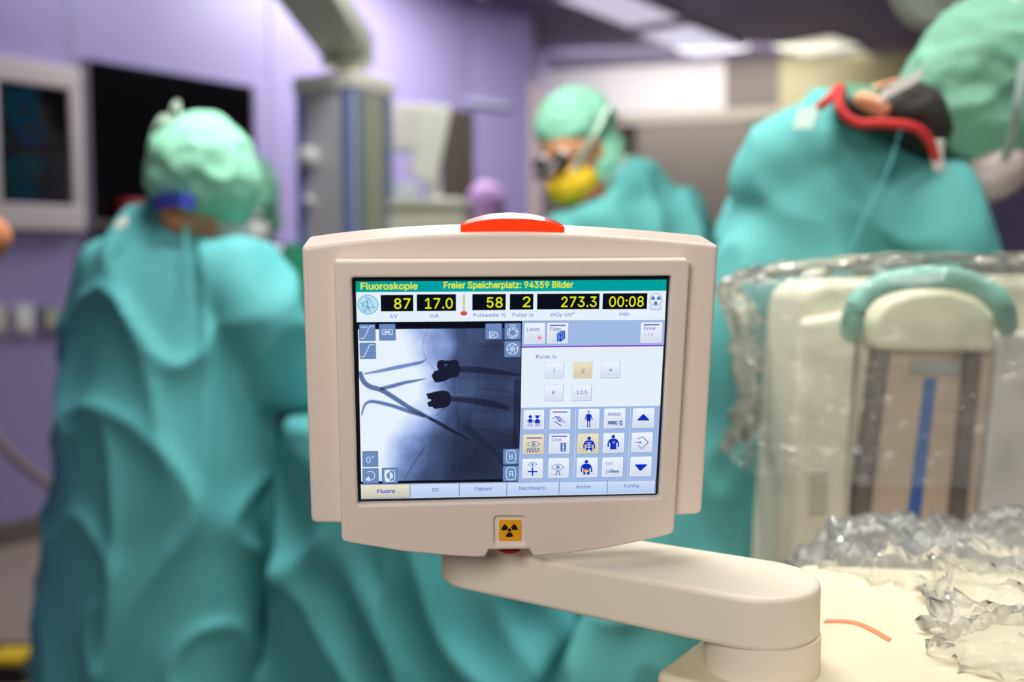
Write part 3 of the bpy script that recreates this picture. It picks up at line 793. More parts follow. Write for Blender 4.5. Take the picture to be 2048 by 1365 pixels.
POLY = [[(651, 302), (672, 297), (700, 300), (785, 297), (802, 310), (811, 340), (811, 385), (800, 412), (785, 424), (752, 427), (699, 452), (655, 462), (628, 463), (614, 440), (602, 412), (608, 400), (624, 380), (648, 372), (651, 364), (640, 350), (642, 325)],
        [(562, 546), (600, 538), (640, 527), (691, 521), (724, 530), (742, 552), (748, 585), (742, 620), (724, 640), (699, 650), (665, 652), (626, 658), (610, 643), (578, 641), (568, 612), (600, 594), (598, 588), (574, 584)]]
def smooth_str(e):
    p, r, f, so = e
    if len(p) < 3: return e
    P_ = catmull([(a, b, c) for (a, b), c in zip(p, r)], 3); return ([(v.x, v.y) for v in P_], [max(.5, v.z) for v in P_], f, so)
STR = [smooth_str(e) for e in STR0]
BB = [bbox(p, max(r) + s_) for p, r, f, s_ in STR]; PB = [bbox(p, 4) for p in POLY]
u = UI(); quad_ui(u, [(721, 966.5), (713.5, 645), (1044.5, 642.8), (1036, 963.5)], (14, 16, 30), 1); panel_x = u.done('image_background')
NX, NY = 330, 312
C = [F(716, 659.3), F(1042.4, 656.4), F(1036, 958.2), F(722.5, 963.6)]
bm = bmesh.new(); cl = bm.verts.layers.float_color.new('Col'); grid = []
for j in range(NY + 1):
    row = []; v = j / NY
    for i in range(NX + 1):
        s_ = i / NX
        x = (C[0][0] * (1 - s_) + C[1][0] * s_) * (1 - v) + (C[3][0] * (1 - s_) + C[2][0] * s_) * v
        z = (C[0][1] * (1 - s_) + C[1][1] * s_) * (1 - v) + (C[3][1] * (1 - s_) + C[2][1] * s_) * v
        px, py = F.px(x, 0, z); X = (px - 700) * 3.6893; Y = (py - 640) * 3.6893
        t5 = lerp_tab(Y, TAB); lv = (1.0, .80, .5, .28, .18)
        if X <= t5[0]: t = 1.0
        elif X >= t5[4]: t = lv[4]
        else:
            for k in range(4):
                if X <= t5[k + 1]:
                    q = (X - t5[k]) / (t5[k + 1] - t5[k]); t = lv[k] + (lv[k + 1] - lv[k]) * q; break
        n1 = noise.noise(Vector((X * .006, Y * .006, 3))); n2 = noise.noise(Vector((X * .02, Y * .02, 9)))
        t *= 1 + (n1 * .26 + n2 * .08) * min(1, (1 - t) * 4) 
        if X > 650 and Y > 760: t *= 1 - .38 * min(1, (Y - 760) / 160) * min(1, (X - 650) / 120)
        if X > 780 and 440 < Y < 560: t *= 1.2
        if X > 860 and 60 < Y < 170: t *= 1.15
        if X > 900 and 690 < Y < 800: t *= 1.2
        for (p_, r_, f_, so), b_ in zip(STR, BB):
            if b_[0] < X < b_[2] and b_[1] < Y < b_[3]:
                jag = (3.2 * (1 if int(X / 9) % 2 else -1)) if f_ == .34 else 0
                d = segd(X, Y, p_, r_) - jag
                k = max(0, min(1, .5 - d / so)); t *= 1 - (1 - f_) * k
        for P_, b_ in zip(POLY, PB):
            if b_[0] < X < b_[2] and b_[1] < Y < b_[3] and inpoly(X + 3 * n2, Y, P_):
                t = .02 + .05 * max(0, noise.noise(Vector((X * .05, Y * .09, 1))))
        if (X - 706) ** 2 / 110 + (Y - 333) ** 2 / 90 < 1: t = .28
        vt = bm.verts.new((x, -.00010, z)); vt[cl] = (*s2l(ramp(t)), 1); row.append(vt)
    grid.append(row)
for j in range(NY):
    for i in range(NX): bm.faces.new((grid[j][i], grid[j + 1][i], grid[j + 1][i + 1], grid[j][i + 1]))
me = bpy.data.meshes.new('xray_image'); bm.to_mesh(me); bm.free(); me.materials.append(M_scr)
o = link('xray_image', me, glass); o['label'] = 'X-ray picture of two bone screws and forceps'

# ---- grey-blue overlay buttons
OB = (108, 138, 190); OL = (222, 234, 250)
def ov(r, draw):
    u = UI(); a = c4(r[0], r[1]); b = c4(r[2], r[3]); u.rect(*a, *b, (70, 90, 140), 3, .0007); u.rect(a[0] + .7, a[1] + .7, b[0] - .7, b[1] - .7, OB, 4, .0006); draw(u); u.done('overlay_button')
l4 = lambda u, pts, w=1.2, cl_=False, c=OL: u.line([c4(*p) for p in pts], w, c, 5, cl_)
def curve_icon(dy):
    def f(u): l4(u, [(78, 136 + dy), (104, 136 + dy), (146, 48 + dy), (178, 46 + dy)], 1.3)
    return f
def i1(u): curve_icon(0)(u); l4(u, [(80, 48), (94, 54), (80, 60)], .9); l4(u, [(104, 46), (104, 62)], .9); l4(u, [(128, 48), (114, 54), (128, 60)], .9); l4(u, [(94, 54), (114, 54)], .9)
def i2(u):
    for a, b in ((238, 268), (282, 312)): l4(u, roundcorners([(a, 72), (b, 72), (b, 108), (a, 108)], 8), 1.3, True)
    l4(u, [(254, 90), (296, 90)], 1.6); l4(u, [(262, 84), (254, 90), (262, 96)], 1.3); l4(u, [(288, 84), (296, 90), (288, 96)], 1.3)
def i3(u):
    l4(u, [(1030, 88), (1030, 132), (1068, 132), (1088, 124), (1088, 98), (1068, 90), (1030, 88)], 1.5); l4(u, [(1036, 100), (1056, 110), (1068, 100)], 1.3); l4(u, [(1036, 122), (1056, 112), (1068, 120)], 1.3)
def circ(u, x, y, r, w, **k): a, b = c4(x, y); u.disk(a, b, r / 3.689, r / 3.689, OL, 5, inner=w)
def i4(u):
    circ(u, 1201, 95, 43, .9); hx = [(1201 + 29 * cos(radians(k * 60 + 30)), 95 + 29 * sin(radians(k * 60 + 30))) for k in range(6)]; l4(u, hx, 1.5, True)
    for k in range(6): a = radians(k * 60 + 30); l4(u, [hx[k], (1201 + 42 * cos(a + .5), 95 + 42 * sin(a + .5))], 1.0)
    l4(u, [(1180, 34), (1194, 40), (1180, 46)], .9); l4(u, [(1201, 30), (1201, 50)], .9); l4(u, [(1222, 34), (1208, 40), (1222, 46)], .9)
def i5(u):
    circ(u, 1198, 215, 43, .88); circ(u, 1198, 215, 10, .5)
    for k in range(6):
        a = radians(k * 60 + 10); l4(u, [(1198 + 13 * cos(a), 215 + 13 * sin(a)), (1198 + 42 * cos(a + .9), 215 + 42 * sin(a + .9))], 1.4)
def i6(u): u.text('0', *c4(120, 1055), 9, 13, OL, 5, 'L', .0); u.text('°', *c4(163, 1045), 4, 12, OL, 5, 'L')
def i7(u):
    x, y = c4(150, 1150); u.disk(x, y, 9.8, 9.8, OL, 5, -150, 130, inner=.86); l4(u, [(118, 1182), (138, 1160), (146, 1186), (118, 1182)], 2.2)
def i8(u):
    x, y = c4(294, 1150); pts = roundcorners([(258, 1108), (326, 1112), (332, 1150), (326, 1190), (262, 1194), (256, 1150)], 12)
    l4(u, pts, 1.6, True); u.poly([F(*c4(a, b)) for a, b in [(258, 1112), (294, 1112), (294, 1192), (262, 1192), (256, 1150)]], OL, 5)
    u.disk(x, y, 6.5, 7.5, OB, 6, 90, 270); u.disk(x, y, 6.5, 7.5, OL, 6, -90, 90)
def fr_icon(cx, cy): return roundcorners([(cx - 30, cy - 42), (cx, cy - 46), (cx + 30, cy - 42), (cx + 36, cy), (cx + 30, cy + 42), (cx, cy + 46), (cx - 30, cy + 42), (cx - 36, cy)], 10)
def i9(u): l4(u, fr_icon(1188, 1010), 1.3, True); u.text('R', *c4(1174, 1028), 8, 11, OL, 5, 'L', .0, flipy=True)
def i10(u): l4(u, fr_icon(1187, 1134), 1.3, True); u.text('R', *c4(1202, 1156), 9, 12, OL, 5, 'L', .0, flipx=True)
for r, d in (((65, 32, 190, 155), i1), ((213, 30, 338, 152), i2), ((70, 170, 193, 288), curve_icon(136)), ((998, 26, 1121, 145), i3), ((1140, 24, 1261, 145), i4), ((1138, 156, 1260, 275), i5),
             ((90, 970, 210, 1085), i6), ((91, 1097, 213, 1208), i7), ((235, 1093, 355, 1205), i8), ((1129, 953, 1247, 1067), i9), ((1127, 1078, 1245, 1190), i10)): ov(r, d)

# ---- right hand panels
u = UI(); quad_ui(u, [(1043.3, 694), (1044.3, 643), (1329.8, 640), (1328, 690.5)], LB, 1); quad_ui(u, [(1043.3, 696), (1043.5, 693), (1327, 690), (1327, 692.8)], (140, 70, 205), 2); u.done('button_bar')
u = UI(); quad_ui(u, [(1041.5, 816.3), (1043.3, 695.5), (1327, 692.5), (1320.5, 812)], (228, 239, 249), 1); u.text('Pulse /s', *c2(368, 1055), 40, 7.8, INK, 2); u.done('settings_pane')
u = UI(); quad_ui(u, [(1036.5, 966), (1041.5, 816), (1320.5, 811.8), (1312, 960)], LB, 1)
for a, b in (((518, 550), (500, 1135)), ((986, 545), (957, 1130))): u.line([c3(*a), c3(*b)], 1, (235, 240, 250), 2); u.line([(c3(*a)[0] - .9, c3(*a)[1]), (c3(*b)[0] - .9, c3(*b)[1])], .7, (110, 125, 180), 2)
u.done('icon_pane')
def btn(cv, r, draw, col=BTN, name='screen_button'):
    u = UI(); a = cv(r[0], r[1]); b = cv(r[2], r[3]); sh = (150, 160, 208) if col is BTN else (172, 166, 150)
    u.rect(a[0], a[1], b[0] + .3, b[1] + .3, sh, 3, .0008); u.rect(a[0] + .5, a[1] + .2, b[0] - .7, b[1] - .8, tuple(min(255, v + 6) for v in col), 4, .0007)
    ax, az = F(a[0] + 2, a[1] + 2); bx, bz = F(b[0] - 2, b[1] - 2)
    u.rectl(ax, az, bx, bz, tuple(min(255, v + 6) for v in col), 5, 0, tuple(int(v * .94) for v in col))
    draw(u); u.done(name)
def bar(cv, a, b): return lambda u: u.line([cv(*a), cv(*b)], 2.3, (104, 66, 200), 7)
def LN(u, cv, pts, w=1.2, c=ICON, closed=False): u.line([cv(*p) for p in pts], w, c, 7, closed)
def PG(u, cv, pts, c=ICON, lay=7): u.poly([F(*cv(*p)) for p in pts], c, lay)
def laser(u):
    u.text('Laser', *c2(258, 726), 25.5, 7.4, INK, 7); RD = (240, 90, 130); LN(u, c2, [(285, 805), (410, 805)], .9, (245, 160, 180))
    for k in range(8): a = k * pi / 4; LN(u, c2, [(410, 805), (410 + 40 * cos(a), 805 + 40 * sin(a))], .8, RD)
    u.disk(*c2(410, 805), 1.9, 1.9, (240, 50, 90), 8)
btn(c2, (228, 632, 476, 881), laser)
def filt(u):
    bar(c2, (535, 659), (716, 659))(u); u.text('Filter', *c2(532, 724), 22, 7.4, INK, 7)
    for k in (2, 1, 0):
        x, y = 612 + 19 * k, 748 - 16 * k; PG(u, c2, [(x, y + 105), (x + 66, y + 105), (x + 66, y), (x, y)], (228, 236, 252), 7 + (2 - k) * 2); PG(u, c2, [(x + 2, y + 103), (x + 62, y + 103), (x + 62, y + 5), (x + 2, y + 5)], (20, 60, 200), 8 + (2 - k) * 2)
    for pts in ([(622, 765), (640, 758), (650, 790), (640, 830), (655, 845), (625, 845)], [(655, 800), (668, 785), (670, 820)]): PG(u, c2, pts[::-1], (120, 150, 220), 13)
btn(c2, (500, 630, 750, 879), filt)
def drive(u): bar(c2, (1650, 651), (1828, 651))(u); u.text('Drive', *c2(1648, 714), 23, 7.4, INK, 7); u.text('- / +', *c2(1658, 783), 16.5, 6, INK, 7)
btn(c2, (1612, 623, 1861, 869), drive)
T = lambda s_, x, y, w, h=7.2, c=INK, cv=c3: (lambda u: u.text(s_, *cv(x, y), w, h, c, 7, 'C'))
btn(c3, (254, 150, 414, 286), T('1', 334, 232, 3.2)); btn(c3, (497, 150, 655, 283), T('2', 580, 236, 6.2), BEIGE); btn(c3, (735, 147, 894, 281), T('4', 815, 226, 6.2))
btn(c3, (249, 345, 409, 478), T('8', 328, 422, 6)); btn(c3, (489, 342, 649, 476), T('12,5', 570, 420, 21.5))
def eye(u, cx, cy, w, h, c=(50, 110, 190)):
    for sg in (1, -1): LN(u, c3, [(cx - w + 2 * w * k / 12, cy - sg * h * sin(pi * k / 12)) for k in range(13)], 1.1, c)
    u.disk(*c3(cx, cy), h * .68 / 4.27, h * .68 / 4.27, c, 7, inner=.74); u.disk(*c3(cx, cy), h * .34 / 4.27, h * .34 / 4.27, ICON, 8)
def kids(u):
    for cx, g in ((130, 0), (190, 1)):
        u.disk(*c3(cx, 613), 3.4, 3.4, ICON, 7)
        if g: LN(u, c3, [(cx - 24, 606), (cx + 24, 606)], 1.6); PG(u, c3, [(cx - 26, 668), (cx + 26, 668), (cx + 6, 630), (cx - 6, 630)])
        else: PG(u, c3, [(cx - 17, 664), (cx + 17, 664), (cx + 13, 632), (cx - 13, 632)])
        LN(u, c3, [(cx - 5, 636), (cx - 27, 654)], 1.5); LN(u, c3, [(cx + 5, 636), (cx + 27, 654)], 1.5)
        for s_ in (-1, 1): LN(u, c3, [(cx + 8 * s_, 668), (cx + 9 * s_, 690), (cx + 18 * s_, 692)], 1.1)
btn(c3, (72, 555, 249, 724), kids)
def handi(u):
    bar(c3, (323, 573), (443, 573))(u); LN(u, c3, [(318, 630), (345, 612), (380, 615), (425, 665)]); LN(u, c3, [(345, 612), (375, 652)]); LN(u, c3, [(358, 616), (385, 655)]); LN(u, c3, [(372, 616), (398, 655)])
    LN(u, c3, [(336, 652), (395, 690)], 1.6); LN(u, c3, [(375, 652), (385, 655), (398, 655)])
btn(c3, (295, 550, 473, 720), handi)
def man(u, cx, top, h, c=ICON, extra=None):
    k = h / 150; P = lambda pts: [(cx + a * k, top + b * k) for a, b in pts]
    u.disk(*c3(cx, top + 18 * k), 4.3 * k, 4.5 * k, c, 7)
    PG(u, c3, P([(-32, 145), (32, 145), (30, 90), (46, 60), (26, 38), (-26, 38), (-46, 60), (-30, 90)]), c)
    for s_ in (-1, 1): LN(u, c3, P([(38 * s_, 52), (52 * s_, 90), (50 * s_, 118)]), 3.2 * k, c)
def body(u):
    u.disk(*c3(628, 573), 2.4, 3, (180, 200, 240), 7); u.disk(*c3(628, 573), 2.6, 3.2, ICON, 8, inner=.75)
    PG(u, c3, [(612, 650), (644, 650), (648, 600), (640, 590), (616, 590), (608, 600)])
    for s_ in (-1, 1): LN(u, c3, [(628 + 18 * s_, 596), (628 + 30 * s_, 638)], 1.8); LN(u, c3, [(628 + 9 * s_, 650), (628 + 9 * s_, 700)], 2.4); LN(u, c3, [(628 + 9 * s_, 655), (628 + 9 * s_, 695)], .8, (200, 215, 250))
btn(c3, (540, 547, 719, 717), body)
def metall(u):
    u.text('Metall', *c3(795, 606), 26, 7.2, INK, 7)
    for k in range(9): LN(u, c3, [(797 + k * 8, 652 + (k % 2)), (802 + k * 8, 676)], 1.5, (50, 90, 160))
    LN(u, c3, [(797, 654), (870, 652), (893, 656), (893, 674), (870, 678), (797, 676)], 1, (50, 90, 160), True); LN(u, c3, [(893, 664), (906, 645), (912, 664), (906, 685), (893, 668)], 1.6, (50, 90, 160))
btn(c3, (760, 543, 940, 714), metall)
btn(c3, (1005, 540, 1185, 710), lambda u: PG(u, c3, [(1042, 646), (1146, 646), (1142, 636), (1100, 592), (1090, 592), (1046, 636)]))
def eyep(u):
    bar(c3, (103, 795), (227, 795))(u); eye(u, 158, 848, 55, 25); y0, y1 = 915, 884; pts = [(93, y0)]
    for k in range(4): x = 104 + k * 28; pts += [(x, y0), (x + 3, y1), (x + 15, y1), (x + 17, y0)]
    LN(u, c3, pts, 1.4, (50, 80, 160))
btn(c3, (68, 765, 245, 934), eyep, BEIGE)
def cine(u):
    bar(c3, (313, 780), (441, 780))(u); u.text('Cine', *c3(313, 824), 19.5, 7.2, INK, 7); PG(u, c3, [(388, 908), (434, 908), (434, 836), (388, 836)], (90, 110, 190)); 
    for k in range(3): u.disk(*c3(411, 850 + k * 22), 2.1, 2.1, (220, 230, 250), 8)
    for q in (392, 430): LN(u, c3, [(q, 838), (q, 906)], .8, (20, 50, 160))
btn(c3, (290, 760, 466, 930), cine)
def torso1(u):
    man(u, 632, 782, 130); W_ = (238, 236, 225)
    LN(u, c3, [(630, 830), (630, 890)], 1.6, W_)
    for k in range(4):
        for s_ in (-1, 1): u.line([c3(630, 838 + k * 13), c3(630 + s_ * 20, 834 + k * 13)], 1.1, W_, 8)
    u.disk(*c3(630, 896), 4.6, 3.6, W_, 8, 180, 360)
btn(c3, (533, 758, 711, 926), torso1, BEIGE)
def torso2(u): man(u, 838, 768, 128); u.disk(*c3(843, 832), 3.2, 3.2, (60, 170, 220), 8, 90, 270); u.disk(*c3(845, 830), 2.6, 3, (230, 70, 70), 8, -90, 90)
btn(c3, (752, 753, 930, 922), torso2)
def diam(u): LN(u, c3, [(1048, 805), (1086, 782), (1137, 832), (1080, 886), (1050, 858)], 1.3, (30, 60, 160)); LN(u, c3, [(1026, 832), (1066, 832)], 1.6, (30, 60, 160)); PG(u, c3, [(1062, 842), (1080, 832), (1062, 822)], (30, 60, 160))
btn(c3, (995, 748, 1171, 917), diam)
def eyeplus(u): eye(u, 149, 1019, 38, 17); LN(u, c3, [(112, 1081), (187, 1081)], 2.6); LN(u, c3, [(149, 1048), (149, 1114)], 2.6)
btn(c3, (62, 972, 239, 1139), eyeplus)
def eyepul(u): eye(u, 365, 1043, 54, 26); LN(u, c3, [(336, 1109), (354, 1109), (357, 1078), (375, 1078), (377, 1109), (391, 1109)], 1.4, (50, 80, 160))
btn(c3, (283, 968, 459, 1135), eyepul)
def torso3(u):
    man(u, 609, 982, 128); u.disk(*c3(600, 1065), 3.2, 2.6, (230, 90, 40), 8); u.disk(*c3(600, 1078), 2.6, 2.6, (245, 215, 30), 9); u.disk(*c3(617, 1076), 2.6, 2.8, (245, 215, 30), 9); u.disk(*c3(607, 1096), 1.4, 2.2, (240, 240, 240), 9)
btn(c3, (526, 963, 704, 1132), torso3)
def soft(u):
    G = (130, 150, 185); u.text('Soft', *c3(772, 1026), 15, 6.6, (90, 110, 200), 7); PG(u, c3, [(812, 1092), (888, 1090), (888, 1072), (850, 1070), (812, 1066)], G)
    for k in range(5): LN(u, c3, [(815, 1080), (778 + (k % 2) * 6, 1064 + k * 9)], 1.2, (160, 178, 208))
    LN(u, c3, [(818, 1072), (812, 1054), (838, 1068)], 1.2, (160, 178, 208))
btn(c3, (743, 960, 919, 1128), soft)
btn(c3, (983, 955, 1162, 1122), lambda u: PG(u, c3, [(1064, 1074), (1074, 1074), (1122, 1030), (1126, 1018), (1022, 1020), (1028, 1032)]))

# ---- tabs
u = UI(); quad_ui(u, [(722.5, 999), (721.3, 969.5), (1312, 960), (1310.5, 987.5)], (205, 220, 245), 1); u.done('tab_strip')
tabs = [('Fluoro', 723, 821, c4(267, 1277), 35.5, 7.6, .02), ('3D', 822, 919, c4(628, 1268), 14, 7.6, 0), ('Patient', 920, 1014, c4(985, 1260), 34.5, 7.6, 0), ('Nachbearb.', 1015.2, 1118.4, c3(153, 1236), 56.5, 7.6, 0), ('Archiv', 1119.6, 1214.6, c3(583, 1226), 30.5, 7.6, 0), ('Konfig', 1215.6, 1309.8, c3(993, 1217), 30.5, 7.6, 0)]
for i, (s_, xa, xb, tp, w, h, bo) in enumerate(tabs):
    u = UI(); yt = lambda x: 970.2 - (x - 723) * .0158; ybm = lambda x: 997.6 - (x - 723) * .0200
    col = (232, 228, 205) if i == 0 else (186, 206, 240); c_2 = (200, 198, 182) if i == 0 else (206, 222, 248)
    a = F(xa, yt(xa)); b = F(xb, ybm(xb)); z1 = F((xa + xb) / 2, yt((xa + xb) / 2))[1]; z2 = F((xa + xb) / 2, ybm((xa + xb) / 2))[1]
    u.rectl(a[0], z1, b[0], z2, c_2, 3, 0, col) if i else u.rectl(a[0], z1, b[0], z2, col, 3, 0, c_2)
    u.rectl(b[0] - .0004, z1, b[0], z2, (60, 76, 140), 4); u.rectl(a[0], z1 + .0001, b[0], z1 - .0002, (90, 100, 150), 4)
    if i == 0:
        n = 40
        for k in range(n):
            x0 = a[0] + (b[0] - a[0]) * k / n; u.rectl(x0, z2 + .0004, x0 + (b[0] - a[0]) / n * .55, z2, (40, 44, 60), 5)
    u.text(s_, *tp, w, h, INK, 5, 'C', bo); u.done('screen_tab')

# neck that carries the monitor on the arm
KA = 1.08
ARM_T = CAMZ - .2045 * KA; ARM_H = .0345 * KA
PL = Vector((-.014, .748, 0)) * KA; PR = Vector((.158, .640, 0)) * KA; PP = Vector((.1635, .635, 0)) * KA; RA = .043 * KA; RP = .0372 * KA
TZ = CAMZ - .2835
nk = MM.inverted() @ Vector((PL.x + .004, PL.y, ARM_T))
Rz = Matrix.Rotation(0, 4, 'Z')
prism('neck', roundcorners([(nk.x - .028, nk.z), (nk.x + .028, nk.z), (nk.x + .026, nk.z + .07), (nk.x - .026, nk.z + .07)], .006), [], .055, .085, M_arm, mon, .004)

# ================================================================ SWIVEL ARM
arm = thing('swivel_arm', 'ivory swivel arm with round ends and post, carrying the control monitor', 'support arm', (PP.x, PP.y, TZ))
def stadium(a, b, ra, rb, n=26):
    d = (b - a).normalized(); ang = math.atan2(d.y, d.x); out = []
    for k in range(n + 1): w = ang + pi / 2 + pi * k / n; out.append((a.x + ra * cos(w), a.y + ra * sin(w)))
    for k in range(n + 1): w = ang - pi / 2 + pi * k / n; out.append((b.x + rb * cos(w), b.y + rb * sin(w)))
    return out
def vprism(name, poly, z0, z1, m, parent, b=0, off=Vector((0, 0, 0)), seg=4):
    bm = bmesh.new(); lo = [bm.verts.new((x - off.x, y - off.y, z0 - off.z)) for x, y in poly]; hi = [bm.verts.new((x - off.x, y - off.y, z1 - off.z)) for x, y in poly]
    n = len(poly)
    for k in range(n): bm.faces.new((lo[k], lo[(k + 1) % n], hi[(k + 1) % n], hi[k]))
    bm.faces.new(lo[::-1]); bm.faces.new(hi)
    o = bm2obj(name, bm, m, parent, 40)
    if b: bev(o, b, seg)
    return o
ao = Vector(arm.location)
vprism('arm_beam', stadium(PL, PR, .040 * KA, RA), ARM_T - ARM_H, ARM_T, M_arm, arm, .004, ao)
vprism('post', [(PP.x + RP * cos(2 * pi * k / 48), PP.y + RP * sin(2 * pi * k / 48)) for k in range(48)], TZ, ARM_T - ARM_H + .001, M_arm, arm, 0, ao)

# ================================================================ MACHINE BODY (top at 0.97 m)
C0 = H(1305, 1347, TZ); C1 = H(1396, 1281, TZ); dL = (C1 - C0).normalized(); dF = Vector((.82, -.57, 0)).normalized()
A_ = C0; B_ = C0 + dF * .66; D_ = C0 + dL * .31; E_ = Vector((.86, .84, TZ))
mb = thing('machine_body', 'ivory machine cabinet carrying the arm post, orange pen stroke on top', 'medical machine', (.42, .62, 0))
mo = Vector((.42, .62, 0))
poly = roundcorners([(A_.x, A_.y), (B_.x, B_.y), (E_.x, E_.y), (D_.x, D_.y)], .012)
vprism('housing', poly, .10, TZ, M_body, mb, .005, mo)
vprism('plinth', [(mo.x + (x - mo.x) * .92, mo.y + (y - mo.y) * .92) for x, y in poly], .05, .10, M_black, mb, 0, mo)
for px_, py_ in ((.2, .62), (.62, .45), (.72, .72), (.3, .76)):
    bm = bmesh.new(); tube_bm(bm, [(px_ - mo.x - .015, py_ - mo.y, .035), (px_ - mo.x + .015, py_ - mo.y, .035)], .035, 20); bm2obj('castor', bm, M_black, mb, 50)
pts = [H(*p, TZ + .0006) - mo for p in ((1650, 1243), (1680, 1243), (1712, 1247), (1745, 1261), (1780, 1281))]
ribbon('pen_stroke', catmull(pts, 6), (dL.x, dL.y, 0), .007, M_orange, mb, .0004)

# ================================================================ C-ARM UNDER PLASTIC
YC = 1.20; roll = radians(5.2)
co = W(1800, 860, YC)
RC = Matrix.Translation(co) @ Matrix.Rotation(roll, 4, 'Y')
FC_ = Frame(RC)
ca = thing('c_arm', 'cream c-arm column with dark rails, blue tape and turquoise handle, under plastic', 'medical machine', matrix=RC)
def cp(name, pts, y0, y1, m, b=.004, rc=0, parent=None):
    return prism(name, roundcorners([FC_(a, b_, y0) for a, b_ in pts], rc), [], y0, y1, m, parent or ca, b)
cream = mat('c_arm_cream', (228, 222, 198), .45, var=.03, scale=6)
cp('column_shell', [(1590, 655), (1600, 590), (1640, 562), (2200, 552), (2200, 1360), (1548, 1360), (1560, 1120)], .03, .17, cream, .018, .02)
cp('channel_plate', [(1750, 690), (1990, 700), (1930, 1360), (1690, 1360)], .012, .035, M_chan, .002)
cp('rail', [(1758, 702), (1782, 702), (1732, 1110), (1700, 1360), (1674, 1360), (1708, 1090)], -.004, .03, M_rail, .003)
cp('rail', [(1938, 708), (1966, 708), (1926, 1110), (1904, 1360), (1876, 1360), (1898, 1110)], -.004, .03, M_rail, .003)
cp('arch_cover', [(1752, 700), (1748, 640), (1775, 605), (1830, 586), (1895, 582), (1955, 598), (1992, 630), (1994, 706)], -.022, .03, cream, .008, .01)
cp('label_plate', [(1826, 722), (1925, 722), (1920, 748), (1822, 748)], .006, .013, mat('grey_label', (165, 172, 172), .5), .001)
cp('blue_tape', [(1850, 757), (1874, 757), (1832, 1106), (1806, 1106)], .0105, .013, M_bluet, 0)
cp('side_panel', [(2000, 668), (2200, 668), (2200, 1360), (1925, 1360), (1950, 1130)], -.006, .03, M_gpan, .006, .006)
cp('left_fairing', [(1606, 640), (1735, 615), (1700, 1100), (1685, 1360), (1572, 1360), (1580, 1120)], .015, .04, mat('pale_cream', (232, 228, 206), .45), .012, .01)
for k in range(7): cp('vent_slot', [(1618, 948 + k * 13), (1655, 946 + k * 13), (1655, 950 + k * 13), (1618, 952 + k * 13)], .012, .016, mat('vent_shadow', (165, 165, 150), .6), 0)
hp = [(1704, 662), (1708, 628), (1728, 592), (1775, 566), (1845, 555), (1915, 558), (1970, 578), (2004, 612), (2014, 650)]
pts = []
for i, (a, b_) in enumerate(hp):
    y = -.05 if 0 < i < len(hp) - 1 else .0
    q = FC_(a, b_, y); pts.append((q[0], y, q[1]))
tube('handle', catmull(pts, 5), .013, M_hand, ca, 16)
zb_ = .25
bm = bmesh.new(); box_into(bm, 0, .50, .05, .19, -co.z + .06 + .03, -.28); o = bm2obj('chassis', bm, cream, ca); bev(o, .02)
o.matrix_parent_inverse = Matrix.Identity(4); o.rotation_euler = (0, -roll, 0); o.location = (-.12, 0, 0)
for xx in (-.08, .32):
    bm = bmesh.new(); tube_bm(bm, [(xx, .16, -co.z + .06), (xx + .04, .16, -co.z + .06)], .06, 24); o = bm2obj('wheel', bm, M_black, ca, 50); o.rotation_euler = (0, -roll, 0)

# thin film over the c-arm
def film(name, cx, cy, z0, z1, rx, ry, m, seed, nx=150, nz=110, ex=3.2, crease=.014, wave=.02, lean=.0, label=None, cat='plastic cover'):
    bm = bmesh.new(); G = []
    for j in range(nz + 1):
        v = j / nz; row = []
        # profile: hangs nearly straight, closes over the top
        if v > .8: q = (v - .8) / .2; k = sqrt(max(0, 1 - q * q)) ; zz = z0 + (z1 - z0) * (.80 + .20 * (1 - (1 - q) ** 1.5))
        else: k = 1 + .06 * sin(v * 4 + seed); zz = z0 + (z1 - z0) * v
        k = max(k, .02)
        for i in range(nx):
            a = 2 * pi * i / nx
            c_, s_ = cos(a), sin(a); r = (abs(c_) ** ex + abs(s_) ** ex) ** (-1 / ex)
            p = Vector((cx + rx * k * r * c_ + lean * (zz - z0), cy + ry * k * r * s_, zz))
            n_ = Vector((c_, s_, .2))
            d = wave * noise.noise(Vector((p.x * 7 + seed, p.y * 7, p.z * 3)))
            q2 = Vector((p.x * 13 + seed, p.y * 13, p.z * 13 + p.x * 9)); d += crease * (ridge(q2) ** 4 - .4) + crease * .6 * ridge(q2 * 2.3) ** 5
            row.append(bm.verts.new(p + n_ * d))
        G.append(row)
    for j in range(nz):
        for i in range(nx): bm.faces.new((G[j][i], G[j][(i + 1) % nx], G[j + 1][(i + 1) % nx], G[j + 1][i]))
    bm.faces.new(G[-1])
    o = bm2obj(name, bm, m, None, 180, off=Vector((cx, cy, z0)))
    return tagit(o, label, cat)
film('plastic_cover', .60, 1.255, .97, 1.235, .318, .155, M_film, 3.1, label='clear plastic film draped over the cream c-arm column', lean=-.0)
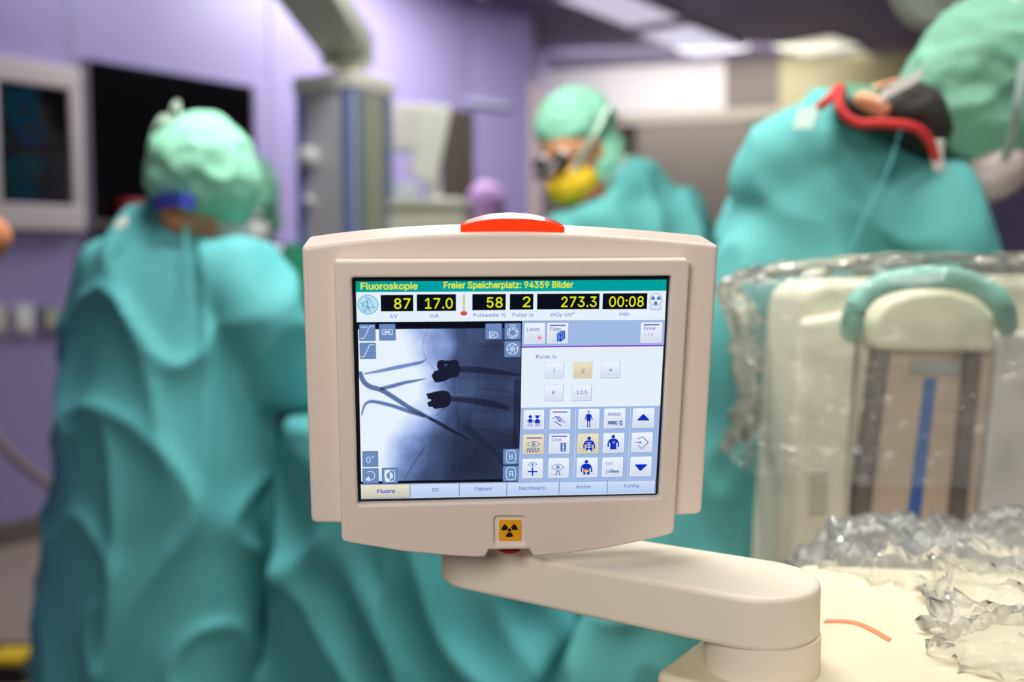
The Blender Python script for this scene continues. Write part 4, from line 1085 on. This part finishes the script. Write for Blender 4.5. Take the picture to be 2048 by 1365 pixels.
# crumpled film in front of it
bm = bmesh.new()
for c_, r_ in (((.38, 1.00, TZ - .03), (.11, .06, .05)), ((.52, 1.0, TZ - .02), (.14, .07, .05)), ((.40, .91, TZ - .005), (.11, .07, .03)), ((.52, .88, TZ + .005), (.14, .10, .035)), ((.43, .80, TZ + .005), (.09, .08, .035)), ((.37, .715, TZ + .005), (.065, .06, .03)), ((.50, .72, TZ + .01), (.12, .1, .045))):
    ell_bm(bm, c_, r_)
def crump(c):
    q = c * 17 + Vector((2, 5, 1)); q += Vector((noise.noise(c * 9), noise.noise(c * 9 + Vector((5, 5, 5))), 0)) * 1.2
    return .024 * (ridge(q) ** 3 - .45) + .010 * (ridge(q * 2.4) ** 4 - .4) + .006 * (ridge(q * 5) ** 4 - .4)
bag = fuse('plastic_sheet', bm, M_bag, None, .006, 3, crump, off=(.5, .8, TZ)); tagit(bag, 'crumpled heap of clear plastic film on the ivory machine, lower right corner', 'plastic sheet')
for v in bag.data.vertices:
    pass
bm = bmesh.new(); bm.from_mesh(bag.data); bmesh.ops.delete(bm, geom=[v for v in bm.verts if v.co.z < -.004 and v.co.y < .10], context='VERTS'); bm.to_mesh(bag.data); bm.free()

# ================================================================ DRAPED TABLE
def drape():
    bm = bmesh.new(); NXr, NZ = 260, 70; G = []
    cx, cy, rx, ry = -.165, 2.25, .285, .44; zt = .92
    def pt(a, v):
        c_, s_ = cos(a), sin(a); ex = 7; r = (abs(c_) ** ex + abs(s_) ** ex) ** (-1 / ex)
        if v < .25: k = v / .25; z = zt; f = 0; rr = k
        else:
            q = (v - .25) / .75; rr = 1.0; z = zt - (zt - .12) * q; f = q
        x, y = cx + rx * rr * r * c_, cy + ry * rr * r * s_
        n1 = noise.noise(Vector((x * 4.2, y * 4.2, z * .8)))
        n2 = ridge(Vector((x * 5 + z * 3.2, y * 5, z * 1.5 - x * 2))) ** 2
        n3 = ridge(Vector((x * 3 - z * 2.4 + 8, y * 3, z * 2.0 + x))) ** 3
        d = (.05 * n1 + .05 * (n2 - .4) + .055 * (n3 - .4)) * min(1, f * 3) + .04 * f
        zz = z + (.012 * noise.noise(Vector((x * 5, y * 5, 2))) if f == 0 else 0)
        return Vector((x + c_ * d, y + s_ * d, zz))
    for j in range(NZ + 1):
        v = max(.02, j / NZ); G.append([bm.verts.new(pt(2 * pi * i / NXr, v)) for i in range(NXr)])
    for j in range(NZ):
        for i in range(NXr): bm.faces.new((G[j][i], G[j][(i + 1) % NXr], G[j + 1][(i + 1) % NXr], G[j + 1][i]))
    bm.faces.new(G[0])
    o = bm2obj('surgical_drape', bm, M_drape, None, 180, off=Vector((cx, cy, .12)))
    tagit(o, 'teal surgical drape hanging in folds behind and below the control monitor', 'drape')
drape()
t = thing('operating_table', 'operating table hidden under the teal drape', 'table', (-.165, 2.25, 0))
box('table_top', -.20, .20, -.35, .35, .84, .885, M_black, t, .01)
box('column', -.10, .10, -.12, .12, .12, .84, M_chrome, t, .01)
box('table_base', -.2, .2, -.35, .35, 0, .12, M_steel, t, .02)

# ================================================================ PEOPLE
def basis(fwd, up=(0, 0, 1)):
    f = Vector(fwd).normalized(); s = f.cross(Vector(up)).normalized(); u_ = s.cross(f)
    return Matrix((s, f, u_)).transposed()      # local x = person's right, y = forward, z = up
def hand_bm(bm, wrist, d, palm_n, sgn=1):
    d = Vector(d).normalized(); n = Vector(palm_n); n = (n - d * n.dot(d)).normalized(); s = d.cross(n) * sgn
    w = Vector(wrist); chain_bm(bm, [(w, .024, .018), (w + d * .045, .038, .016), (w + d * .085, .040, .013)], s, 16)
    for k, L_ in enumerate((.066, .078, .073, .056)):
        b0_ = w + d * .085 + s * (.030 - .020 * k); m_ = b0_ + d * L_ * .45 + n * .008; e = b0_ + d * L_ * .85 + n * .030
        tube_bm(bm, [b0_ - d * .01, b0_ + d * .01, m_, e], [.0085, .009, .0085, .0065], 10)
    b0_ = w + d * .03 + s * .030; tube_bm(bm, [b0_, b0_ + s * .022 + d * .025 + n * .008, b0_ + s * .026 + d * .055 + n * .02], [.012, .010, .008], 10)
def person(label, root, head, hf, hup, gown_rings, gside, arms, gown_m, cap_m, cap_bits, mask_m=None, seed=1, hr=(.078, .098, .118), gown_name='surgical_gown', amp=.020, legs=True, gl=M_white, shoe_m=None, gvox=.011, extra_gown=None, cap_main=((0, -.022, .035), 1.0)):
    """head: centre of the skull; hf/hup face and crown directions; arms: chains shoulder..wrist with radii, last entry the wrist"""
    t = thing('person', label, 'person', root)
    r0 = Vector(root); B = basis(hf, hup)
    Lc = lambda v: Vector(head) + B @ Vector(v)
    # body: skull, jaw, nose, ears, neck, trunk, legs, hands
    bm = bmesh.new()
    ell_bm(bm, Lc((0, -.01, .02)), hr, B); ell_bm(bm, Lc((0, .035, -.055)), (.058, .062, .062), B)
    tube_bm(bm, [Lc((0, .092, .01)), Lc((0, .112, -.03)), Lc((0, .09, -.04))], [.008, .014, .010], 10)
    for s_ in (-1, 1): ell_bm(bm, Lc((s_ * .079, -.005, -.02)), (.007, .018, .026), B, 12)
    for s_ in (-1, 1): ell_bm(bm, Lc((s_ * .03, .085, -.078)), (.018, .010, .006), B, 12)
    nb = gown_rings[-1][0]; chain_bm(bm, [(Lc((0, -.02, -.06)), .055, .058), (Vector(nb), .055, .056), (Vector(gown_rings[-2][0]), .07, .06)], gside, 20)
    inner = [(p, a * .62, b * .62) for p, a, b in gown_rings if Vector(p).z > .75]; chain_bm(bm, inner, gside, 20)
    hip = Vector(min((g for g in gown_rings if Vector(g[0]).z > .7), key=lambda g: Vector(g[0]).z)[0]); gs = Vector(gside).normalized(); gs.z = 0; gs.normalize()
    feet = []
    for s_ in (-1, 1):
        ft = Vector((r0.x, r0.y, .07)) + gs * s_ * .11; hp_ = hip + gs * s_ * .08; kn = (hp_ + ft) / 2 + Vector((0, 0, -.02))
        tube_bm(bm, [hp_, kn + Vector((0, 0, .12)), kn, ft + Vector((0, 0, .22)), ft], [.062, .052, .045, .045, .034], 16); feet.append(ft)
    hands = []
    for k, (ch, pn) in enumerate(arms):
        w0 = Vector(ch[-1][0]); d0 = (w0 - Vector(ch[-2][0])).normalized()
        tube_bm(bm, [Vector(q) for q, r_ in ch] , [r_ * .62 for q, r_ in ch], 14); hand_bm(bm, w0, d0, pn, 1 if k else -1)
    fuse('body', bm, M_skin, t, .0065, 2, off=r0)
    # gown
    bm = bmesh.new(); chain_bm(bm, [(p, a, b) for p, a, b in gown_rings], gside, 40)
    for ch, pn in arms:
        P_ = [Vector(q) for q, r_ in ch]; rr = [r_ for q, r_ in ch]
        chain_bm(bm, [(p, r_, r_) for p, r_ in zip(P_, rr)], gside if abs((P_[1] - P_[0]).normalized().dot(Vector(gside).normalized())) < .9 else (0, 0, 1), 24)
    if extra_gown:
        for c_, r_ in extra_gown: ell_bm(bm, c_, r_)
    fuse(gown_name, bm, gown_m, t, gvox, 8, folds(amp, seed), off=r0)
    # cap
    bm = bmesh.new(); ell_bm(bm, Lc(cap_main[0]), (hr[0] * 1.24, hr[1] * 1.16, hr[2] * cap_main[1]), B)
    for c_, r_ in cap_bits: ell_bm(bm, Lc(c_) if not isinstance(c_, Vector) else c_, r_, B if not isinstance(c_, Vector) else None)
    cp_ = fuse('surgical_cap', bm, cap_m, t, .006, 4, lambda c: .006 * (ridge(c * 13) ** 2 - .4) + .003 * noise.noise(c * 40), off=r0)
    if mask_m:
        bm = bmesh.new(); ell_bm(bm, Lc((0, .055, -.055)), (.066, .062, .055), B); fuse('face_mask', bm, mask_m, t, .006, 3, lambda c: .003 * ridge(c * 30), off=r0)
    for s_ in (-1, 1):
        bm = bmesh.new(); ell_bm(bm, Lc((s_ * .032, .082, .012)) - r0, (.013, .010, .011), B, 12); bm2obj('eye', bm, M_white, t, 180)
    if shoe_m:
        fd = Vector((-gs.y, gs.x, 0));
        if fd.dot(Vector(hf)) < 0: fd = -fd
        for ft in feet:
            Bs = basis(fd); c_ = ft - r0 + fd * .06; c_.z = .05
            bm = bmesh.new(); ell_bm(bm, c_, (.05, .14, .05), Bs); bm2obj('shoe', bm, shoe_m, t, 180)
    return t, B, Lc, r0
def G3(px, py, Y, a, b): return (W(px, py, Y), a, b)

# --- left surgeon, back view
Y = 2.05; gs1 = (.86, -.5, 0)
rings = [G3(308, 1475, Y, .265, .215), G3(312, 1365, Y, .262, .212), G3(322, 1100, Y, .258, .205), G3(333, 900, Y, .248, .2), G3(338, 750, Y, .235, .19), G3(338, 620, Y, .21, .165), G3(343, 530, Y, .182, .135), G3(348, 484, Y, .138, .105), G3(364, 436, Y, .07, .07)]
arms = [([(W(225, 530, Y), .075), (W(200, 640, Y + .03), .075), (W(195, 760, Y + .12), .07), (W(330, 800, Y + .28), .055), (W(430, 790, Y + .36), .040)], (0, 0, -1)),
        ([(W(470, 528, 1.98), .088), (W(512, 620, 1.96), .09), (W(560, 725, 2.0), .085), (W(650, 735, 2.1), .062), (W(735, 745, 2.2), .042)], (0, 0, -1))]
rt = W(320, 1500, Y); rt.z = 0
t1, B1, L1_, r1 = person('person in teal gown and mint cap at left, seen from behind with blue neckband', rt, W(412, 380, 2.03), (.62, .68, -.38), (0.12, .2, 1), rings, gs1, arms, M_gown, M_cap,
    [(W(404, 332, 2.02), (.110, .112, .100)), (W(440, 356, 2.01), (.078, .09, .090)), (W(462, 392, 2.01), (.046, .06, .056)), (W(378, 358, 2.0), (.085, .085, .072)), (W(402, 386, 2.0), (.078, .08, .056))], M_mask, 2, shoe_m=M_white)
ribbon('neckband', [W(x, y, yy) - r1 for x, y, yy in ((306, 408, 1.93), (330, 401, 1.90), (360, 399, 1.89), (388, 405, 1.91))], (0, 0, 1), .028, M_blue, t1, .003)
for pts in ([(305, 262), (318, 240), (338, 238), (352, 250)], [(340, 245), (344, 214), (356, 210), (360, 232)]): ribbon('cap_tie', catmull([W(x, y, 1.97) - r1 for x, y in pts], 5), (0.3, .2, 1), .018, mat('pale_tie', (196, 220, 200), .8), t1)
ribbon('back_seam', catmull([W(x, y, yy) - r1 for x, y, yy in ((372, 450, 1.915), (374, 520, 1.885), (372, 560, 1.87))], 5), (1, 0, 0), .008, M_drape, t1)
ribbon('neck_tag', [W(x, y, 1.93) - r1 for x, y in ((232, 452), (254, 440))], (0, .2, 1), .02, M_mask, t1)

# --- person behind him
Y = 2.95
rings = [G3(540, 1250, Y, .22, .17), G3(530, 1100, Y, .21, .16), G3(520, 900, Y, .2, .16), G3(515, 700, Y, .2, .15), G3(512, 590, Y, .19, .13), G3(505, 530, Y, .13, .10), G3(492, 490, Y, .06, .06)]
arms = [([(W(400, 580, Y), .07), (W(390, 700, Y), .065), (W(440, 780, Y - .1), .055), (W(500, 760, Y - .25), .035)], (0, 0, -1)),
        ([(W(590, 570, Y), .07), (W(618, 680, Y), .068), (W(640, 770, Y - .08), .055), (W(690, 765, Y - .2), .035)], (0, 0, -1))]
rt = W(535, 1345, 3.0); rt.z = 0
t2, B2, L2_, r2 = person('person in dark navy apron, mostly hidden behind the left surgeon, white mask', rt, W(492, 412, Y), (.22, -.85, -.45), (0.05, -.2, 1), rings, (1, 0.1, 0), arms, M_navy, M_cap,
    [((.0, -.05, -.03), (.085, .06, .08)), ((-.02, -.03, -.06), (.085, .055, .07))], M_mask, 7, gown_name='lead_apron', shoe_m=M_white)
ribbon('green_sash', catmull([W(x, y, yy) - r2 for x, y, yy in ((592, 490, 2.84), (600, 540, 2.80), (606, 620, 2.79), (610, 700, 2.79))], 5), (1, 0, 0), .06, M_green, t2, .004)
for q in ((548, 498), (560, 500)):
    bm = bmesh.new(); ell_bm(bm, W(*q, 2.77) - r2, (.012, .008, .012)); bm2obj('metal_stud', bm, M_chrome, t2, 180)

# --- centre surgeon
Y = 2.6
rings = [G3(1320, 1370, Y + .1, .26, .2), G3(1325, 1250, Y + .1, .25, .2), G3(1325, 1000, Y + .1, .24, .19), G3(1310, 760, Y + .08, .23, .18), G3(1290, 600, Y + .05, .23, .17), G3(1270, 480, Y, .225, .15), G3(1262, 415, Y, .185, .125), G3(1258, 375, Y, .12, .10), G3(1238, 350, Y, .07, .065)]
arms = [([(W(1130, 452, Y - .02), .075), (W(1105, 560, Y - .05), .072), (W(1090, 660, Y - .1), .068), (W(1040, 690, Y - .25), .052), (W(1000, 695, Y - .33), .036)], (0, 0, -1)),
        ([(W(1352, 420, Y + .02), .082), (W(1392, 520, Y + .02), .08), (W(1400, 640, Y - .02), .07), (W(1330, 720, Y - .2), .055), (W(1240, 720, Y - .32), .036)], (0, 0, -1))]
rt = W(1330, 1400, Y + .1); rt.z = 0
t3, B3, L3_, r3 = person('person in teal gown with yellow mask and glasses looking down, centre background', rt, W(1152, 303, Y), (-.66, -.66, -.36), (-.30, -.1, 1), rings, (.93, .35, 0), arms, M_gown2, M_cap,
    [((.0, -.06, -.02), (.092, .075, .095)), ((.0, -.08, -.09), (.082, .06, .07)), ((.055, -.035, -.06), (.048, .055, .08)), ((-.055, -.035, -.06), (.048, .055, .08))], None, 4, hr=(.08, .10, .118), shoe_m=M_white, cap_main=((0, -.03, .066), .80), extra_gown=[(W(1255, 366, 2.57), (.078, .085, .058))])
bm = bmesh.new(); ell_bm(bm, L3_((0.0, .055, -.072)), (.070, .066, .052), B3); fuse('yellow_mask', bm, M_masky, t3, .006, 3, lambda c: .003 * ridge(c * 30), off=r3)
for s_ in (-1, 1):
    bm = bmesh.new(); tube_bm(bm, [L3_((s_ * .034, .104, -.004)) - r3, L3_((s_ * .034, .109, -.004)) - r3], .027, 24); bm2obj('spectacle_lens', bm, mat('smoky_lens', (70, 62, 58), .2), t3, 50)
    tube('loupe', [L3_((s_ * .030, .108, .0)) - r3, L3_((s_ * .024, .150, -.02)) - r3], .008, mat('loupe_metal', (120, 120, 122), .35, metal=.6), t3)
    tube('temple_arm', [L3_((s_ * .06, .10, 0)) - r3, L3_((s_ * .09, .0, .0)) - r3], .003, M_black, t3, 8)
tube('spectacle_bridge', [L3_((-.012, .108, .0)) - r3, L3_((.012, .108, .0)) - r3], .004, M_black, t3, 8)
# mask band and red collar
ribbon('mask_strap', catmull([W(x, y, yy) - r3 for x, y, yy in ((1150, 345, 2.475), (1165, 310, 2.455), (1190, 265, 2.46), (1212, 222, 2.50), (1222, 205, 2.54))], 6), (.7, .3, .4), .022, mat('pale_strap', (205, 232, 212), .8), t3)
ribbon('red_collar', catmull([W(x, y, yy) - r3 for x, y, yy in ((1168, 398, 2.40), (1196, 380, 2.37), (1226, 352, 2.37), (1252, 322, 2.40))], 6), (.5, .2, .6), .026, M_ribm, t3)

# --- right surgeon, bending over
Y = 1.55
k3 = Y / FPX
def G4(px, py, hw, Yo=0, fr=.62): return (W(px, py, Y + Yo), hw * k3, hw * k3 * fr)
rings = [G4(1335, 1560, 255, .08, .68), G4(1352, 1340, 240, .08, .7), G4(1425, 1080, 190, .07, .74), G4(1490, 860, 168, .06, .7), G4(1548, 660, 178, .03, .72), G4(1640, 500, 208, .05, .62), G4(1705, 375, 192, .05, .58), G4(1735, 292, 160, .06, .55), G4(1770, 235, 92, .06, .65)]
arms = [([(W(1580, 345, 1.68), .07), (W(1520, 470, 1.72), .066), (W(1520, 620, 1.80), .06), (W(1440, 700, 1.86), .052), (W(1340, 690, 1.93), .036)], (0, 0, -1)),
        ([(W(1845, 410, 1.52), .078), (W(1880, 500, 1.50), .076), (W(1885, 640, 1.52), .07), (W(1960, 690, 1.64), .055), (W(2040, 680, 1.72), .036)], (0, 0, -1))]
rt = W(1370, 1600, Y + .06); rt.z = 0
hc3 = W(1968, 195, 1.55)
t4, B4, L4_, r4 = person('person in teal gown with red collar bending forward to the right, large mint cap', rt, hc3, (.62, -.12, -.75), (.75, -.1, .62), rings, (1, 0, .1), arms, M_gown2, M_cap2,
    [((.0, -.05, -.01), (.098, .07, .10)), ((.0, .0, -.045), (.098, .095, .075)), ((.0, .04, -.01), (.095, .075, .08))], None, 9, hr=(.082, .10, .115), amp=.015, shoe_m=M_white, extra_gown=[(W(1618, 300, 1.585), (.085, .07, .075)), (W(1665, 250, 1.585), (.06, .06, .06)), (W(1556, 370, 1.60), (.085, .07, .085)), (W(1580, 330, 1.59), (.08, .07, .08))])
bm = bmesh.new(); ell_bm(bm, L4_((0, .088, -.062)), (.075, .052, .066), B4); fuse('pink_mask', bm, M_maskp, t4, .006, 3, lambda c: .004 * ridge(c * 30), off=r4)
# red collar edge follows the neck opening
cpt = [(1636, 216, 1.46), (1656, 200, 1.455), (1680, 176, 1.47), (1676, 205, 1.45), (1692, 232, 1.44), (1720, 246, 1.435), (1770, 246, 1.43), (1828, 254, 1.43), (1858, 280, 1.44), (1872, 318, 1.455)]
tube('red_collar', catmull([W(*q) - r4 for q in cpt], 6), .0065, M_rib, t4, 12)
bm = bmesh.new()
chain_bm(bm, [(W(1700, 212, 1.53), .05, .030), (W(1760, 222, 1.52), .075, .034), (W(1815, 222, 1.52), .085, .045), (W(1852, 262, 1.52), .060, .04)], (0, 1, .2), 24)
fuse('apron_collar', bm, M_lead, t4, .006, 3, lambda c: .002 * ridge(c * 20), off=r4)
bm = bmesh.new(); chain_bm(bm, [(W(1800, 190, 1.49), .035, .026), (W(1838, 232, 1.48), .045, .03), (W(1862, 285, 1.48), .035, .022)], (0, 1, 0), 20); fuse('apron_collar_flap', bm, M_lead, t4, .006, 3, off=r4)
bm = bmesh.new(); chain_bm(bm, [(W(1722, 199, 1.46), .016, .012), (W(1745, 208, 1.455), .018, .013), (W(1768, 220, 1.45), .014, .012)], (0, 1, 0), 14); bm2o = fuse('nape', bm, M_skin, t4, .004, 2, off=r4)
ribbon('cap_tail', catmull([W(x, y, 1.47) - r4 for x, y in ((1694, 178), (1715, 182), (1740, 188), (1760, 200))], 5), (-.2, 0, 1), .022, M_cap, t4)
ribbon('cap_tie', catmull([W(x, y, 1.44) - r4 for x, y in ((1762, 194), (1790, 176), (1822, 160), (1842, 148))], 5), (.4, 0, .8), .024, M_mask, t4, .003)
ribbon('mask_strap', catmull([W(x, y, yy) - r4 for x, y, yy in ((1880, 352, 1.47), (1874, 310, 1.45), (1876, 280, 1.44))], 5), (1, 0, 0), .018, M_mask, t4)
ribbon('head_strap', catmull([W(x, y, yy) - r4 for x, y, yy in ((2048, 120, 1.44), (2036, 200, 1.425), (2026, 260, 1.435), (2010, 320, 1.45))], 5), (1, 0, 0.1), .014, mat('grey_strap', (150, 170, 165), .6), t4)
ribbon('cap_knot', catmull([W(x, y, 1.5) - r4 for x, y in ((2008, 22), (2030, 8), (2052, 26))], 5), (0, .3, 1), .022, M_mask, t4, .004)
ribbon('white_sticker', [W(x, y, yy) - r4 for x, y, yy in ((1592, 236, 1.475), (1632, 236, 1.455))], (.3, 0, 1), .032, mat('pale_sticker', (205, 228, 222), .6), t4)
ribbon('back_seam', catmull([W(x, y, yy) - r4 for x, y, yy in ((1800, 262, 1.44), (1775, 340, 1.43), (1735, 420, 1.425), (1700, 500, 1.42))], 6), (1, 0, .4), .004, M_gown, t4)

# --- person with purple cap, far behind
Y = 4.85
rings = [G3(972, 690, Y, .22, .16), G3(972, 600, Y, .21, .16), G3(972, 530, Y, .18, .13), G3(972, 500, Y, .12, .1), G3(972, 478, Y, .06, .06)]
rings = [(Vector((rings[0][0].x, Y, .3)), .22, .17), (Vector((rings[0][0].x, Y, .7)), .21, .16)] + rings
arms = [([(W(900, 560, Y), .06), (W(890, 650, Y), .055), (W(920, 680, Y - .1), .045), (W(950, 682, Y - .2), .032)], (0, 0, -1)), ([(W(1044, 560, Y), .06), (W(1052, 650, Y), .055), (W(1030, 680, Y - .1), .045), (W(1000, 682, Y - .2), .032)], (0, 0, -1))]
rt = W(972, 900, Y); rt.z = 0
person('person with lilac cap, far back, just above the orange lamp bar', rt, W(972, 428, Y), (0, -1, -.3), (0, 0, 1), rings, (1, 0, 0), arms, M_purple, M_purple, [((0, -.04, -.01), (.09, .07, .08))], M_mask, 3, gown_name='scrub_top', shoe_m=M_white)

# --- person at the left edge: only an elbow shows
Y = 1.85
ex_ = W(-22, 466, Y)
rx_ = ex_.x - .30
rings = [(Vector((rx_, Y, .35)), .2, .15), (Vector((rx_, Y, .8)), .2, .15), (Vector((rx_, Y, 1.1)), .19, .14), (Vector((rx_, Y, 1.35)), .2, .13), (Vector((rx_, Y, 1.46)), .14, .1), (Vector((rx_, Y, 1.52)), .06, .06)]
arms = [([(Vector((rx_ + .17, Y, 1.42)), .068), (Vector((rx_ + .21, Y, 1.36)), .064)], (0, 0, -1)), ([(Vector((rx_ - .17, Y, 1.42)), .068), (Vector((rx_ - .2, Y, 1.34)), .064)], (0, 0, -1))]
t5, B5, L5_, r5 = person('person at the left edge, only a bare elbow in view', (rx_, Y, 0), Vector((rx_, Y, 1.64)), (.4, .9, -.1), (0, 0, 1), rings, (1, 0, 0), [], M_purple, M_purple, [], M_mask, 5, gown_name='scrub_top', shoe_m=M_white)
bm = bmesh.new(); chain_bm(bm, [(Vector((rx_ + .15, Y, 1.44)), .055, .055), (ex_ + Vector((-.02, 0, .0)), .045, .045)], (0, 1, 0), 20); chain_bm(bm, [(ex_, .044, .044), (ex_ + Vector((-.10, -.05, -.12)), .04, .04), (ex_ + Vector((-.18, -.1, -.17)), .028, .026)], (0, 1, 0), 20)
hand_bm(bm, ex_ + Vector((-.18, -.1, -.17)), (-.7, -.3, -.4), (0, 0, -1)); fuse('bare_arm', bm, mat('elbow_skin', (206, 130, 84), .5), t5, .006, 2, off=r5)
